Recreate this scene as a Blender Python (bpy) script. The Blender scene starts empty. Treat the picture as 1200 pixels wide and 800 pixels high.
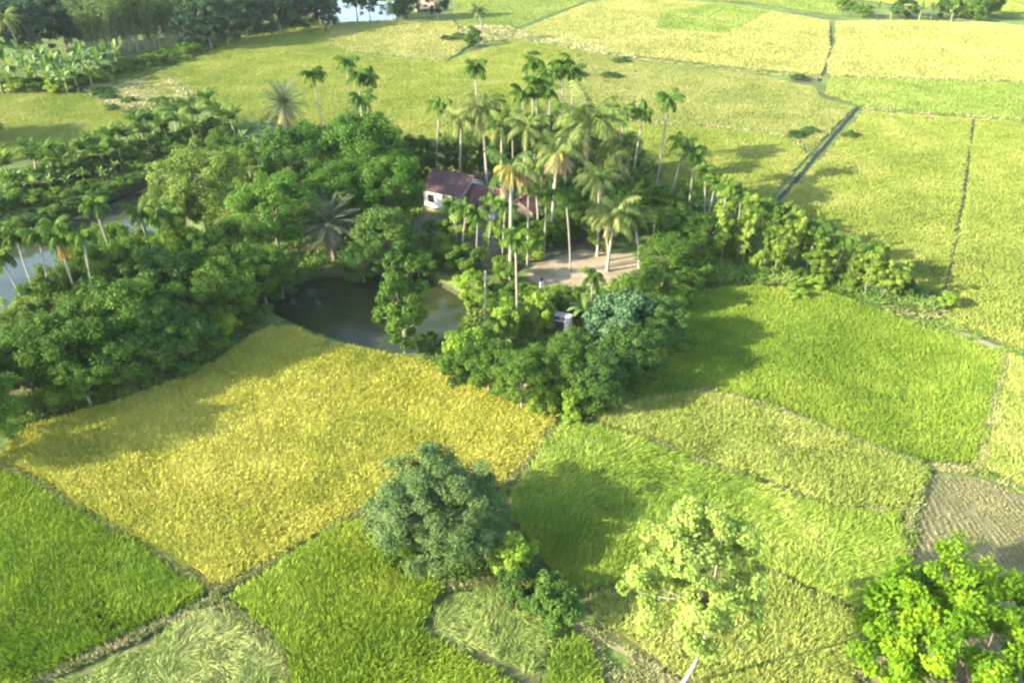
import bpy, bmesh, math, random
import numpy as np
from mathutils import Vector, Matrix

random.seed(7)
RS = np.random.RandomState(11)
S = bpy.context.scene
C = S.collection
PI = math.pi

# ------------------------------------------------------------------ camera geometry
CAM_H = 45.0
PITCH = math.radians(32.0)
FPX = 942.0
CP, SP = math.cos(PITCH), math.sin(PITCH)


def G(px, py, z=0.0):
    """point of the horizontal plane at height z seen at photo pixel (1200 x 800)"""
    v = py - 400.0
    fwd = FPX * CP - v * SP
    down = FPX * SP + v * CP
    t = (CAM_H - z) / down
    return Vector(((px - 600.0) * t, fwd * t, z))


def GP(pts, z=0.0):
    return [G(x, y, z) for x, y in pts]


def height_at(base, ty):
    """height of the point above `base` (a ground point) that shows at photo row ty"""
    v = ty - 400.0
    fwd = FPX * CP - v * SP
    down = FPX * SP + v * CP
    return CAM_H - base.y * down / fwd


# ------------------------------------------------------------------ object helpers
def tag(o, label=None, cat=None, group=None, kind=None):
    if label: o['label'] = label
    if cat: o['category'] = cat
    if group: o['group'] = group
    if kind: o['kind'] = kind
    return o


def empty(name, loc=(0, 0, 0), rz=0.0):
    o = bpy.data.objects.new(name, None)
    o.empty_display_size = 0.3
    o.location = loc
    o.rotation_euler = (0, 0, rz)
    C.objects.link(o)
    return o


def link(name, me, parent=None):
    o = bpy.data.objects.new(name, me)
    C.objects.link(o)
    if parent is not None:
        o.parent = parent
    return o


def dup(root):
    r = root.copy()
    C.objects.link(r)
    for ch in list(root.children):
        c = ch.copy()
        C.objects.link(c)
        c.parent = r
        for g in list(ch.children):
            d = g.copy()
            C.objects.link(d)
            d.parent = c
    return r


ORD = ['first', 'second', 'third', 'fourth', 'fifth', 'sixth', 'seventh', 'eighth', 'ninth', 'tenth', 'eleventh',
       'twelfth', 'thirteenth', 'fourteenth', 'fifteenth', 'sixteenth', 'seventeenth', 'eighteenth', 'nineteenth',
       'twentieth', 'twenty-first', 'twenty-second', 'twenty-third', 'twenty-fourth', 'twenty-fifth', 'twenty-sixth',
       'twenty-seventh', 'twenty-eighth', 'twenty-ninth', 'thirtieth']


class MB:
    """collects polygons (numpy) and builds one mesh"""

    def __init__(self):
        self.v, self.f, self.m, self.t, self.n = [], [], [], [], 0

    def add(self, verts, faces, mat=0, tint=0.5):
        verts = np.asarray(verts, dtype=np.float64).reshape(-1, 3)
        faces = np.asarray(faces, dtype=np.int64)
        self.v.append(verts)
        self.f.append(faces + self.n)
        self.m.append(np.full(len(faces), mat, dtype=np.int32))
        tt = np.empty(len(verts)); tt[:] = tint
        self.t.append(tt)
        self.n += len(verts)

    def mesh(self, name, mats, smooth=False):
        me = bpy.data.meshes.new(name)
        v = np.concatenate(self.v)
        me.vertices.add(len(v))
        me.vertices.foreach_set('co', v.astype(np.float32).ravel())
        sizes = np.concatenate([np.full(len(f), f.shape[1], dtype=np.int32) for f in self.f])
        loops = np.concatenate([f.ravel() for f in self.f]).astype(np.int32)
        starts = np.concatenate([[0], np.cumsum(sizes)[:-1]]).astype(np.int32)
        me.loops.add(len(loops))
        me.loops.foreach_set('vertex_index', loops)
        me.polygons.add(len(sizes))
        me.polygons.foreach_set('loop_start', starts)
        try:
            me.polygons.foreach_set('loop_total', sizes)
        except Exception:
            pass
        me.polygons.foreach_set('material_index', np.concatenate(self.m))
        me.polygons.foreach_set('use_smooth', np.full(len(sizes), bool(smooth)))
        at = me.attributes.new('tint', 'FLOAT', 'POINT')
        at.data.foreach_set('value', np.concatenate(self.t).astype(np.float32))
        for m in mats: me.materials.append(m)
        me.update(calc_edges=True)
        return me

    # -- shapes
    def tube(self, pts, radii, sides=7, mat=0, tint=0.5, cap=True):
        pts = np.asarray(pts, float)
        n = len(pts)
        radii = np.broadcast_to(np.asarray(radii, float), (n,))
        tan = np.gradient(pts, axis=0)
        tan /= np.linalg.norm(tan, axis=1)[:, None] + 1e-9
        ref = np.array([1.0, 0.03, 0.02]) if abs(tan[0][0]) < 0.8 else np.array([0.02, 1.0, 0.03])
        V = []
        for i in range(n):
            a = np.cross(tan[i], ref); a /= np.linalg.norm(a) + 1e-9
            b = np.cross(tan[i], a)
            for k in range(sides):
                w = 2 * PI * k / sides
                V.append(pts[i] + radii[i] * (math.cos(w) * a + math.sin(w) * b))
        F = []
        for i in range(n - 1):
            for k in range(sides):
                k2 = (k + 1) % sides
                F.append((i * sides + k, i * sides + k2, (i + 1) * sides + k2, (i + 1) * sides + k))
        self.add(V, F, mat, tint)
        if cap:
            self.add([V[(n - 1) * sides + k] for k in range(sides)], [list(range(sides))], mat, tint)

    def kites(self, base, axis, side, L, W, mat=0, tint=0.5, belly=0.5, sag=None):
        """many leaf shaped quads: base point, unit axis, unit side vector, length, width"""
        base = np.asarray(base); n = len(base)
        L = np.broadcast_to(np.asarray(L, float), (n,))[:, None]
        W = np.broadcast_to(np.asarray(W, float), (n,))[:, None]
        mid = base + axis * L * belly
        tip = base + axis * L
        if sag is not None:
            tip = tip + sag
        V = np.stack([base, mid - side * W * 0.5, tip, mid + side * W * 0.5], axis=1).reshape(-1, 3)
        F = np.arange(n * 4).reshape(n, 4)
        t = np.broadcast_to(np.asarray(tint, float), (n,))
        self.add(V, F, mat, np.repeat(t, 4))

    def box(self, c, s, rz=0.0, mat=0, tint=0.5):
        x, y, z = s[0] / 2, s[1] / 2, s[2] / 2
        V = np.array([(-x, -y, -z), (x, -y, -z), (x, y, -z), (-x, y, -z), (-x, -y, z), (x, -y, z), (x, y, z), (-x, y, z)])
        ca, sa = math.cos(rz), math.sin(rz)
        R = np.array([[ca, -sa, 0], [sa, ca, 0], [0, 0, 1]])
        V = V @ R.T + np.array(c)
        self.add(V, [(0, 3, 2, 1), (4, 5, 6, 7), (0, 1, 5, 4), (1, 2, 6, 5), (2, 3, 7, 6), (3, 0, 4, 7)], mat, tint)


def unit(a):
    return a / (np.linalg.norm(a, axis=-1, keepdims=True) + 1e-9)


def rdir(rs, n):
    return unit(rs.normal(size=(n, 3)))


_lat = np.random.RandomState(5).rand(256, 256)


def vnoise(x, y, s, o=0):
    """smooth value noise 0..1"""
    x = np.asarray(x, float) / s + 17.3 * (o + 1) + 1000
    y = np.asarray(y, float) / s + 9.1 * (o + 1) + 1000
    xi = np.floor(x).astype(int); yi = np.floor(y).astype(int)
    fx = x - xi; fy = y - yi
    fx = fx * fx * (3 - 2 * fx); fy = fy * fy * (3 - 2 * fy)
    g = lambda a, b: _lat[a % 256, b % 256]
    return (g(xi, yi) * (1 - fx) + g(xi + 1, yi) * fx) * (1 - fy) + (g(xi, yi + 1) * (1 - fx) + g(xi + 1, yi + 1) * fx) * fy


def inside(x, y, P):
    P = np.asarray([(p[0], p[1]) for p in P])
    r = np.zeros(x.shape, bool)
    n = len(P)
    j = n - 1
    for i in range(n):
        xi, yi = P[i]; xj, yj = P[j]
        if yi != yj:
            r ^= ((yi > y) != (yj > y)) & (x < (xj - xi) * (y - yi) / (yj - yi) + xi)
        j = i
    return r


def edge_dist(x, y, P):
    P = np.asarray([(p[0], p[1]) for p in P])
    d = np.full(x.shape, 1e9)
    n = len(P)
    for i in range(n):
        a = P[i]; b = P[(i + 1) % n]
        ab = b - a
        t = np.clip(((x - a[0]) * ab[0] + (y - a[1]) * ab[1]) / (ab @ ab + 1e-9), 0, 1)
        d = np.minimum(d, np.hypot(x - a[0] - t * ab[0], y - a[1] - t * ab[1]))
    return d


# ------------------------------------------------------------------ materials
def new_mat(name):
    m = bpy.data.materials.new(name)
    m.use_nodes = True
    nt = m.node_tree
    nt.nodes.clear()
    out = nt.nodes.new('ShaderNodeOutputMaterial')
    return m, nt, out


def ramp(nt, stops, fac):
    r = nt.nodes.new('ShaderNodeValToRGB')
    e = r.color_ramp.elements
    while len(e) < len(stops): e.new(0.5)
    for i, (p, c) in enumerate(stops):
        e[i].position = p
        e[i].color = (c[0], c[1], c[2], 1)
    nt.links.new(fac, r.inputs['Fac'])
    return r.outputs['Color']


def math_node(nt, op, a, b):
    n = nt.nodes.new('ShaderNodeMath'); n.operation = op
    for i, v in enumerate((a, b)):
        if isinstance(v, (int, float)): n.inputs[i].default_value = v
        else: nt.links.new(v, n.inputs[i])
    return n.outputs[0]


def noise(nt, scale, detail=3, rough=0.55, vec=None):
    n = nt.nodes.new('ShaderNodeTexNoise')
    n.inputs['Scale'].default_value = scale
    n.inputs['Detail'].default_value = detail
    n.inputs['Roughness'].default_value = rough
    if vec is None:
        tc = nt.nodes.new('ShaderNodeTexCoord')
        vec = tc.outputs['Object']
    nt.links.new(vec, n.inputs['Vector'])
    return n.outputs['Fac']


def leaf_mat(name, stops, trans=0.35, rough=0.6, rnd=0.18, spec=0.12):
    """foliage: colour from the natural leaf to leaf variation, partly translucent"""
    m, nt, out = new_mat(name)
    at = nt.nodes.new('ShaderNodeAttribute'); at.attribute_name = 'tint'
    oi = nt.nodes.new('ShaderNodeObjectInfo')
    k = math_node(nt, 'MULTIPLY', math_node(nt, 'SUBTRACT', oi.outputs['Random'], 0.5), rnd * 2)
    f = math_node(nt, 'ADD', at.outputs['Fac'], k)
    col = ramp(nt, stops, f)
    p = nt.nodes.new('ShaderNodeBsdfPrincipled')
    p.inputs['Roughness'].default_value = rough
    p.inputs['Specular IOR Level'].default_value = spec
    nt.links.new(col, p.inputs['Base Color'])
    t = nt.nodes.new('ShaderNodeBsdfTranslucent')
    mx = nt.nodes.new('ShaderNodeMix'); mx.data_type = 'RGBA'; mx.blend_type = 'MULTIPLY'
    mx.inputs['Factor'].default_value = 1
    nt.links.new(col, mx.inputs['A'])
    mx.inputs['B'].default_value = (1.25, 1.25, 0.6, 1)
    nt.links.new(mx.outputs['Result'], t.inputs['Color'])
    s = nt.nodes.new('ShaderNodeMixShader'); s.inputs['Fac'].default_value = trans
    nt.links.new(p.outputs[0], s.inputs[1]); nt.links.new(t.outputs[0], s.inputs[2])
    nt.links.new(s.outputs[0], out.inputs['Surface'])
    return m


def solid_mat(name, c1, c2, scale=3.0, rough=0.85, bump=0.0, detail=4, spec=0.2, stretch=None, lo=0.3, hi=0.7):
    m, nt, out = new_mat(name)
    tc = nt.nodes.new('ShaderNodeTexCoord')
    vec = tc.outputs['Object']
    if stretch:
        mp = nt.nodes.new('ShaderNodeMapping')
        mp.inputs['Scale'].default_value = stretch
        nt.links.new(vec, mp.inputs['Vector'])
        vec = mp.outputs['Vector']
    f = noise(nt, scale, detail, 0.6, vec)
    col = ramp(nt, [(lo, c1), (hi, c2)], f)
    p = nt.nodes.new('ShaderNodeBsdfPrincipled')
    p.inputs['Roughness'].default_value = rough
    p.inputs['Specular IOR Level'].default_value = spec
    nt.links.new(col, p.inputs['Base Color'])
    if bump:
        b = nt.nodes.new('ShaderNodeBump')
        b.inputs['Strength'].default_value = 0.8
        b.inputs['Distance'].default_value = bump
        nt.links.new(f, b.inputs['Height'])
        nt.links.new(b.outputs['Normal'], p.inputs['Normal'])
    nt.links.new(p.outputs[0], out.inputs['Surface'])
    return m


M = {}
# foliage
M['leaf_mid'] = leaf_mat('leaf_mid', [(0.0, (.030, .070, .009)), (0.5, (.070, .135, .015)), (1.0, (.170, .245, .030))])
M['leaf_bright'] = leaf_mat('leaf_bright', [(0.0, (.022, .062, .009)), (0.5, (.050, .120, .013)), (1.0, (.115, .210, .025))])
M['leaf_dark'] = leaf_mat('leaf_dark', [(0.0, (.020, .052, .010)), (0.5, (.048, .100, .015)), (1.0, (.105, .175, .028))], trans=.3)
M['leaf_blue'] = leaf_mat('leaf_blue', [(0.0, (.030, .072, .028)), (0.5, (.062, .120, .045)), (1.0, (.155, .22, .105))], trans=.22)
M['leaf_olive'] = leaf_mat('leaf_olive', [(0.0, (.032, .064, .016)), (0.5, (.066, .112, .028)), (1.0, (.140, .195, .058))], trans=.22)
M['leaf_pale'] = leaf_mat('leaf_pale', [(0.0, (.15, .215, .036)), (0.5, (.27, .345, .07)), (1.0, (.41, .465, .135))], trans=.35)
M['leaf_light'] = leaf_mat('leaf_light', [(0.0, (.055, .098, .016)), (0.5, (.115, .175, .028)), (1.0, (.215, .28, .055))], trans=.35)
M['leaf_lime'] = leaf_mat('leaf_lime', [(0.0, (.035, .090, .005)), (0.45, (.120, .225, .008)), (0.82, (.28, .37, .014)), (1.0, (.40, .34, .020))], trans=.4)
M['leaf_sapling'] = leaf_mat('leaf_sapling', [(0.0, (.090, .170, .018)), (0.5, (.190, .290, .030)), (1.0, (.320, .40, .065))], trans=.4)
M['frond'] = leaf_mat('frond', [(0.0, (.030, .070, .010)), (0.5, (.065, .125, .014)), (1.0, (.150, .215, .028))], trans=.25, spec=.1, rough=.6)
M['frond_coco'] = leaf_mat('frond_coco', [(0.0, (.040, .080, .016)), (0.5, (.095, .145, .028)), (1.0, (.26, .275, .085))], trans=.25, spec=.1, rough=.6)
M['frond_date'] = leaf_mat('frond_date', [(0.0, (.040, .062, .036)), (0.5, (.085, .110, .062)), (1.0, (.17, .18, .10))], trans=.15, spec=.2, rough=.6)
M['frond_dead'] = leaf_mat('frond_dead', [(0.0, (.14, .09, .045)), (0.5, (.28, .21, .10)), (1.0, (.44, .35, .17))], trans=.2)
M['frond_orange'] = leaf_mat('frond_orange', [(0.0, (.20, .09, .02)), (0.5, (.34, .17, .03)), (1.0, (.44, .27, .06))], trans=.3)
M['frond_yellow'] = leaf_mat('frond_yellow', [(0.0, (.20, .20, .03)), (0.5, (.36, .32, .045)), (1.0, (.50, .42, .10))], trans=.3)
M['banana_leaf'] = leaf_mat('banana_leaf', [(0.0, (.045, .110, .016)), (0.5, (.105, .180, .032)), (1.0, (.25, .31, .095))], trans=.35, spec=.25, rough=.5)
M['bamboo_leaf'] = leaf_mat('bamboo_leaf', [(0.0, (.050, .095, .026)), (0.5, (.095, .150, .040)), (1.0, (.17, .22, .07))], trans=.3)
M['crownshaft'] = solid_mat('crownshaft', (.10, .17, .03), (.22, .27, .06), 3, rough=.5)
M['bark_pale'] = solid_mat('bark_pale', (.19, .165, .12), (.36, .32, .25), 2.0, bump=.01, stretch=(3, 3, 9))
M['bark_white'] = solid_mat('bark_white', (.19, .165, .12), (.38, .35, .29), 1.6, bump=.01, stretch=(3, 3, 5))
M['bark_brown'] = solid_mat('bark_brown', (.13, .10, .07), (.26, .21, .16), 4, bump=.02, stretch=(3, 3, .8))
M['bamboo_culm'] = solid_mat('bamboo_culm', (.16, .19, .08), (.34, .36, .20), 1.2, rough=.5, stretch=(2, 2, 1))
M['banana_stem'] = solid_mat('banana_stem', (.16, .17, .06), (.30, .28, .12), 2.5, rough=.6)


def rice_mat(name, stops, trans=.25, big=0.35, bscale=.05):
    m, nt, out = new_mat(name)
    at = nt.nodes.new('ShaderNodeAttribute'); at.attribute_name = 'tint'
    n = noise(nt, bscale, 4, .6)
    n = math_node(nt, 'MULTIPLY', math_node(nt, 'SUBTRACT', n, .5), big * 2)
    n2 = noise(nt, bscale * 6, 3, .6)
    n2 = math_node(nt, 'MULTIPLY', math_node(nt, 'SUBTRACT', n2, .5), .5)
    f = math_node(nt, 'ADD', math_node(nt, 'ADD', at.outputs['Fac'], n), n2)
    col = ramp(nt, stops, f)
    p = nt.nodes.new('ShaderNodeBsdfPrincipled')
    p.inputs['Roughness'].default_value = .65
    p.inputs['Specular IOR Level'].default_value = .2
    nt.links.new(col, p.inputs['Base Color'])
    t = nt.nodes.new('ShaderNodeBsdfTranslucent')
    nt.links.new(col, t.inputs['Color'])
    s = nt.nodes.new('ShaderNodeMixShader'); s.inputs['Fac'].default_value = trans
    nt.links.new(p.outputs[0], s.inputs[1]); nt.links.new(t.outputs[0], s.inputs[2])
    nt.links.new(s.outputs[0], out.inputs['Surface'])
    return m


M['rice_gold'] = rice_mat('rice_gold', [(0.0, (.23, .275, .032)), (0.45, (.405, .395, .052)), (1.0, (.53, .48, .10))])
M['rice_green'] = rice_mat('rice_green', [(0.0, (.105, .19, .012)), (0.5, (.20, .29, .018)), (1.0, (.33, .38, .04))], big=.25)
M['rice_fresh'] = rice_mat('rice_fresh', [(0.0, (.105, .19, .016)), (0.5, (.20, .285, .026)), (1.0, (.32, .37, .05))], big=.3)
M['rice_lodged'] = rice_mat('rice_lodged', [(0.0, (.115, .20, .020)), (0.5, (.235, .32, .036)), (1.0, (.43, .45, .10))], big=.4, bscale=.10)
M['rice_straw'] = rice_mat('rice_straw', [(0.0, (.13, .20, .035)), (0.5, (.24, .30, .065)), (1.0, (.42, .42, .15))], big=.35, bscale=.25)
M['rice_paleyellow'] = rice_mat('rice_paleyellow', [(0.0, (.18, .24, .04)), (0.5, (.305, .345, .065)), (1.0, (.45, .44, .13))], big=.3)
M['rice_far'] = rice_mat('rice_far', [(0.0, (.155, .21, .028)), (0.5, (.245, .285, .046)), (1.0, (.35, .34, .085))], big=.3, bscale=.035)
M['rice_far_green'] = rice_mat('rice_far_green', [(0.0, (.135, .205, .030)), (0.5, (.205, .27, .045)), (1.0, (.30, .315, .08))], big=.3, bscale=.035)
M['rice_far_pale'] = rice_mat('rice_far_pale', [(0.0, (.24, .255, .060)), (0.5, (.315, .315, .082)), (1.0, (.39, .365, .125))], big=.3, bscale=.03)
M['rice_far_olive'] = rice_mat('rice_far_olive', [(0.0, (.165, .20, .045)), (0.5, (.245, .265, .062)), (1.0, (.34, .32, .115))], big=.4, bscale=.05)
M['soil_grey'] = solid_mat('soil_grey', (.11, .10, .042), (.19, .165, .075), .5, bump=.03)
M['stubble'] = rice_mat('stubble', [(0.0, (.16, .165, .06)), (0.5, (.29, .275, .12)), (1.0, (.43, .39, .20))], big=.4, bscale=.12)
M['weeds'] = rice_mat('weeds', [(0.0, (.05, .11, .015)), (0.5, (.12, .20, .03)), (1.0, (.28, .32, .07))], big=.35, bscale=.2)
M['dry_weeds'] = rice_mat('dry_weeds', [(0.0, (.14, .18, .045)), (0.5, (.30, .29, .11)), (1.0, (.52, .44, .24))], big=.35, bscale=.2)
M['soil_floor'] = solid_mat('soil_floor', (.06, .065, .022), (.13, .12, .045), 1.2, bump=.03)
M['mud'] = solid_mat('mud', (.010, .010, .005), (.022, .021, .011), 1.0, bump=.03)
M['bund_soil'] = solid_mat('bund_soil', (.11, .085, .035), (.22, .17, .08), .9, bump=.04)
M['path_soil'] = solid_mat('path_soil', (.17, .155, .075), (.29, .25, .14), .9, bump=.03)
M['yard_soil'] = solid_mat('yard_soil', (.19, .15, .085), (.33, .265, .165), .35, bump=.03, lo=.35, hi=.65)
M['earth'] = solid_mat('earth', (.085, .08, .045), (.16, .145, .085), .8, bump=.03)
M['wall_white'] = solid_mat('wall_white', (.60, .59, .56), (.80, .80, .78), .9, rough=.9, bump=.004)
M['wall_clay'] = solid_mat('wall_clay', (.14, .105, .07), (.24, .185, .13), 1.2, bump=.01)
M['tin_dark'] = solid_mat('tin_dark', (.060, .030, .024), (.125, .062, .048), .8, rough=.6, spec=.4, detail=6)
M['tin_red'] = solid_mat('tin_red', (.055, .022, .020), (.115, .045, .039), .9, rough=.6, spec=.4, detail=6)
M['tin_rust'] = solid_mat('tin_rust', (.085, .04, .034), (.17, .085, .07), 1.0, rough=.7, spec=.3, detail=6)
M['tin_grey'] = solid_mat('tin_grey', (.26, .22, .20), (.42, .38, .35), 1.2, rough=.6, spec=.4)
M['wood_dark'] = solid_mat('wood_dark', (.035, .026, .020), (.075, .055, .040), 4, rough=.7)
M['thatch'] = solid_mat('thatch', (.34, .22, .14), (.52, .38, .26), 3, bump=.03)
M['glass_dark'] = solid_mat('glass_dark', (.010, .012, .014), (.02, .022, .024), 2, rough=.15, spec=.6)
M['skin'] = solid_mat('skin', (.16, .085, .05), (.20, .11, .07), 8, rough=.6)
M['hair'] = solid_mat('hair', (.008, .007, .006), (.015, .012, .010), 8, rough=.5)
M['cloth_navy'] = solid_mat('cloth_navy', (.018, .024, .055), (.03, .04, .085), 6)
M['cloth_white'] = solid_mat('cloth_white', (.55, .57, .62), (.70, .71, .74), 6)


def water_mat():
    m, nt, out = new_mat('water')
    p = nt.nodes.new('ShaderNodeBsdfPrincipled')
    f = noise(nt, .10, 4)
    col = ramp(nt, [(.35, (.022, .030, .014)), (.7, (.045, .052, .026))], f)
    nt.links.new(col, p.inputs['Base Color'])
    p.inputs['Roughness'].default_value = .10
    p.inputs['IOR'].default_value = 1.33
    p.inputs['Specular IOR Level'].default_value = .5
    b = nt.nodes.new('ShaderNodeBump')
    b.inputs['Strength'].default_value = .25
    b.inputs['Distance'].default_value = .05
    nt.links.new(noise(nt, 1.1, 3), b.inputs['Height'])
    nt.links.new(b.outputs['Normal'], p.inputs['Normal'])
    nt.links.new(p.outputs[0], out.inputs['Surface'])
    return m


def pond_mat():
    m, nt, out = new_mat('pond_water')
    p = nt.nodes.new('ShaderNodeBsdfPrincipled')
    f = noise(nt, .35, 5, .65)
    col = ramp(nt, [(.40, (.022, .030, .009)), (.70, (.040, .046, .015))], f)
    nt.links.new(col, p.inputs['Base Color'])
    r = nt.nodes.new('ShaderNodeMapRange'); r.inputs['From Min'].default_value = .5; r.inputs['From Max'].default_value = .7
    r.inputs['To Min'].default_value = .06; r.inputs['To Max'].default_value = .14
    nt.links.new(f, r.inputs['Value']); nt.links.new(r.outputs[0], p.inputs['Roughness'])
    p.inputs['IOR'].default_value = 1.33; p.inputs['Specular IOR Level'].default_value = .2
    b = nt.nodes.new('ShaderNodeBump'); b.inputs['Strength'].default_value = .1; b.inputs['Distance'].default_value = .04
    nt.links.new(noise(nt, 1.6, 3), b.inputs['Height']); nt.links.new(b.outputs['Normal'], p.inputs['Normal'])
    nt.links.new(p.outputs[0], out.inputs['Surface'])
    return m


M['water'] = water_mat()
M['pond'] = pond_mat()


def ground_mat():
    m, nt, out = new_mat('ground_soil_and_grass')
    a = noise(nt, .16, 5, .6)
    b = noise(nt, 1.7, 4, .65)
    f = math_node(nt, 'ADD', math_node(nt, 'MULTIPLY', a, .65), math_node(nt, 'MULTIPLY', b, .35))
    col = ramp(nt, [(.36, (.075, .062, .034)), (.46, (.075, .098, .026)), (.56, (.115, .165, .032)), (.68, (.20, .20, .075))], f)
    # mud on the banks below field level, darkened to carry the bank's shade
    ge = nt.nodes.new('ShaderNodeNewGeometry'); sz = nt.nodes.new('ShaderNodeSeparateXYZ')
    nt.links.new(ge.outputs['Position'], sz.inputs[0])
    mud_shade = nt.nodes.new('ShaderNodeMapRange')
    mud_shade.inputs['From Min'].default_value = -.12; mud_shade.inputs['From Max'].default_value = -.45
    nt.links.new(sz.outputs['Z'], mud_shade.inputs['Value'])
    mx = nt.nodes.new('ShaderNodeMix'); mx.data_type = 'RGBA'
    nt.links.new(mud_shade.outputs[0], mx.inputs['Factor']); nt.links.new(col, mx.inputs['A']); mx.inputs['B'].default_value = (.058, .056, .026, 1)
    col = mx.outputs['Result']
    p = nt.nodes.new('ShaderNodeBsdfPrincipled')
    p.inputs['Roughness'].default_value = .95
    p.inputs['Specular IOR Level'].default_value = .1
    nt.links.new(col, p.inputs['Base Color'])
    bp = nt.nodes.new('ShaderNodeBump'); bp.inputs['Strength'].default_value = .9; bp.inputs['Distance'].default_value = .12
    nt.links.new(b, bp.inputs['Height'])
    nt.links.new(bp.outputs['Normal'], p.inputs['Normal'])
    nt.links.new(p.outputs[0], out.inputs['Surface'])
    return m


M['ground'] = ground_mat()

# ------------------------------------------------------------------ ponds and the ground sheet
CANAL = GP([(-150, 335), (-60, 297), (0, 272), (60, 249), (120, 227), (172, 204), (196, 222), (225, 262), (250, 310),
            (262, 352), (248, 374), (234, 345), (205, 312), (160, 304), (110, 322), (60, 350), (0, 384), (-150, 430)])
INLET = GP([(-90, 505), (-90, 452), (0, 450), (36, 452), (32, 468), (0, 482)])
POND = GP([(296, 350), (330, 326), (380, 317), (440, 314), (492, 310), (520, 328), (548, 344), (552, 366), (532, 394),
           (500, 410), (452, 412), (405, 400), (366, 387), (330, 371)])
FARPOND = GP([(376, 26), (460, 26), (478, 2), (366, 0)])
PONDS = [(CANAL, 2.2, 1.15), (INLET, 1.5, .9), (POND, 1.6, .7), (FARPOND, 1.2, .08)]


def ground():
    def axis(a):  # (edges, step) pieces
        out = []
        for lo, hi, st in a:
            out += list(np.arange(lo, hi, st))
        out.append(a[-1][1])
        return np.array(out)
    xs = axis([(-3000, -400, 260), (-400, -110, 14.5), (-110, 60, .8), (60, 400, 17), (400, 3000, 260)])
    ys = axis([(-600, 0, 120), (0, 40, 8), (40, 135, .8), (135, 240, 7), (240, 290, 2.0), (290, 450, 16), (450, 4000, 355)])
    X, Y = np.meshgrid(xs, ys)
    Z = np.zeros_like(X)
    for P, depth, wl in PONDS:
        ins = inside(X, Y, P)
        d = edge_dist(X, Y, P)
        Z = np.where(ins, np.minimum(Z, -np.minimum(depth, .15 + d * 1.15)), Z)
    V = np.stack([X, Y, Z], -1).reshape(-1, 3)
    nx, ny = len(xs), len(ys)
    i = np.arange(nx * ny).reshape(ny, nx)
    F = np.stack([i[:-1, :-1], i[:-1, 1:], i[1:, 1:], i[1:, :-1]], -1).reshape(-1, 4)
    mb = MB(); mb.add(V, F)
    tag(link('ground', mb.mesh('ground', [M['ground']], smooth=True)), kind='structure')


ground()


def poly_sheet(name, P, z, mat, kind='structure', sub=None):
    mb = MB()
    mb.add([(p.x, p.y, z) for p in P], [list(range(len(P)))])
    o = link(name, mb.mesh(name, [mat]))
    return tag(o, kind=kind)


def grow(P, d):
    c = sum(P, Vector()) / len(P)
    return [p + (p - c).normalized() * d for p in P]


def clip_sheet(name, P, z, mat):
    return poly_sheet(name, P, z, mat)


for P, nm, wl in ((CANAL, 'canal_water', 1.15), (INLET, 'inlet_water', .9), (POND, 'pond_water', .7), (FARPOND, 'pond_water', .08)):
    poly_sheet(nm, P, -wl, M['pond'] if P is POND else M['water'])


# ------------------------------------------------------------------ rice plots (stuff)
_fz = [0]


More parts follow.
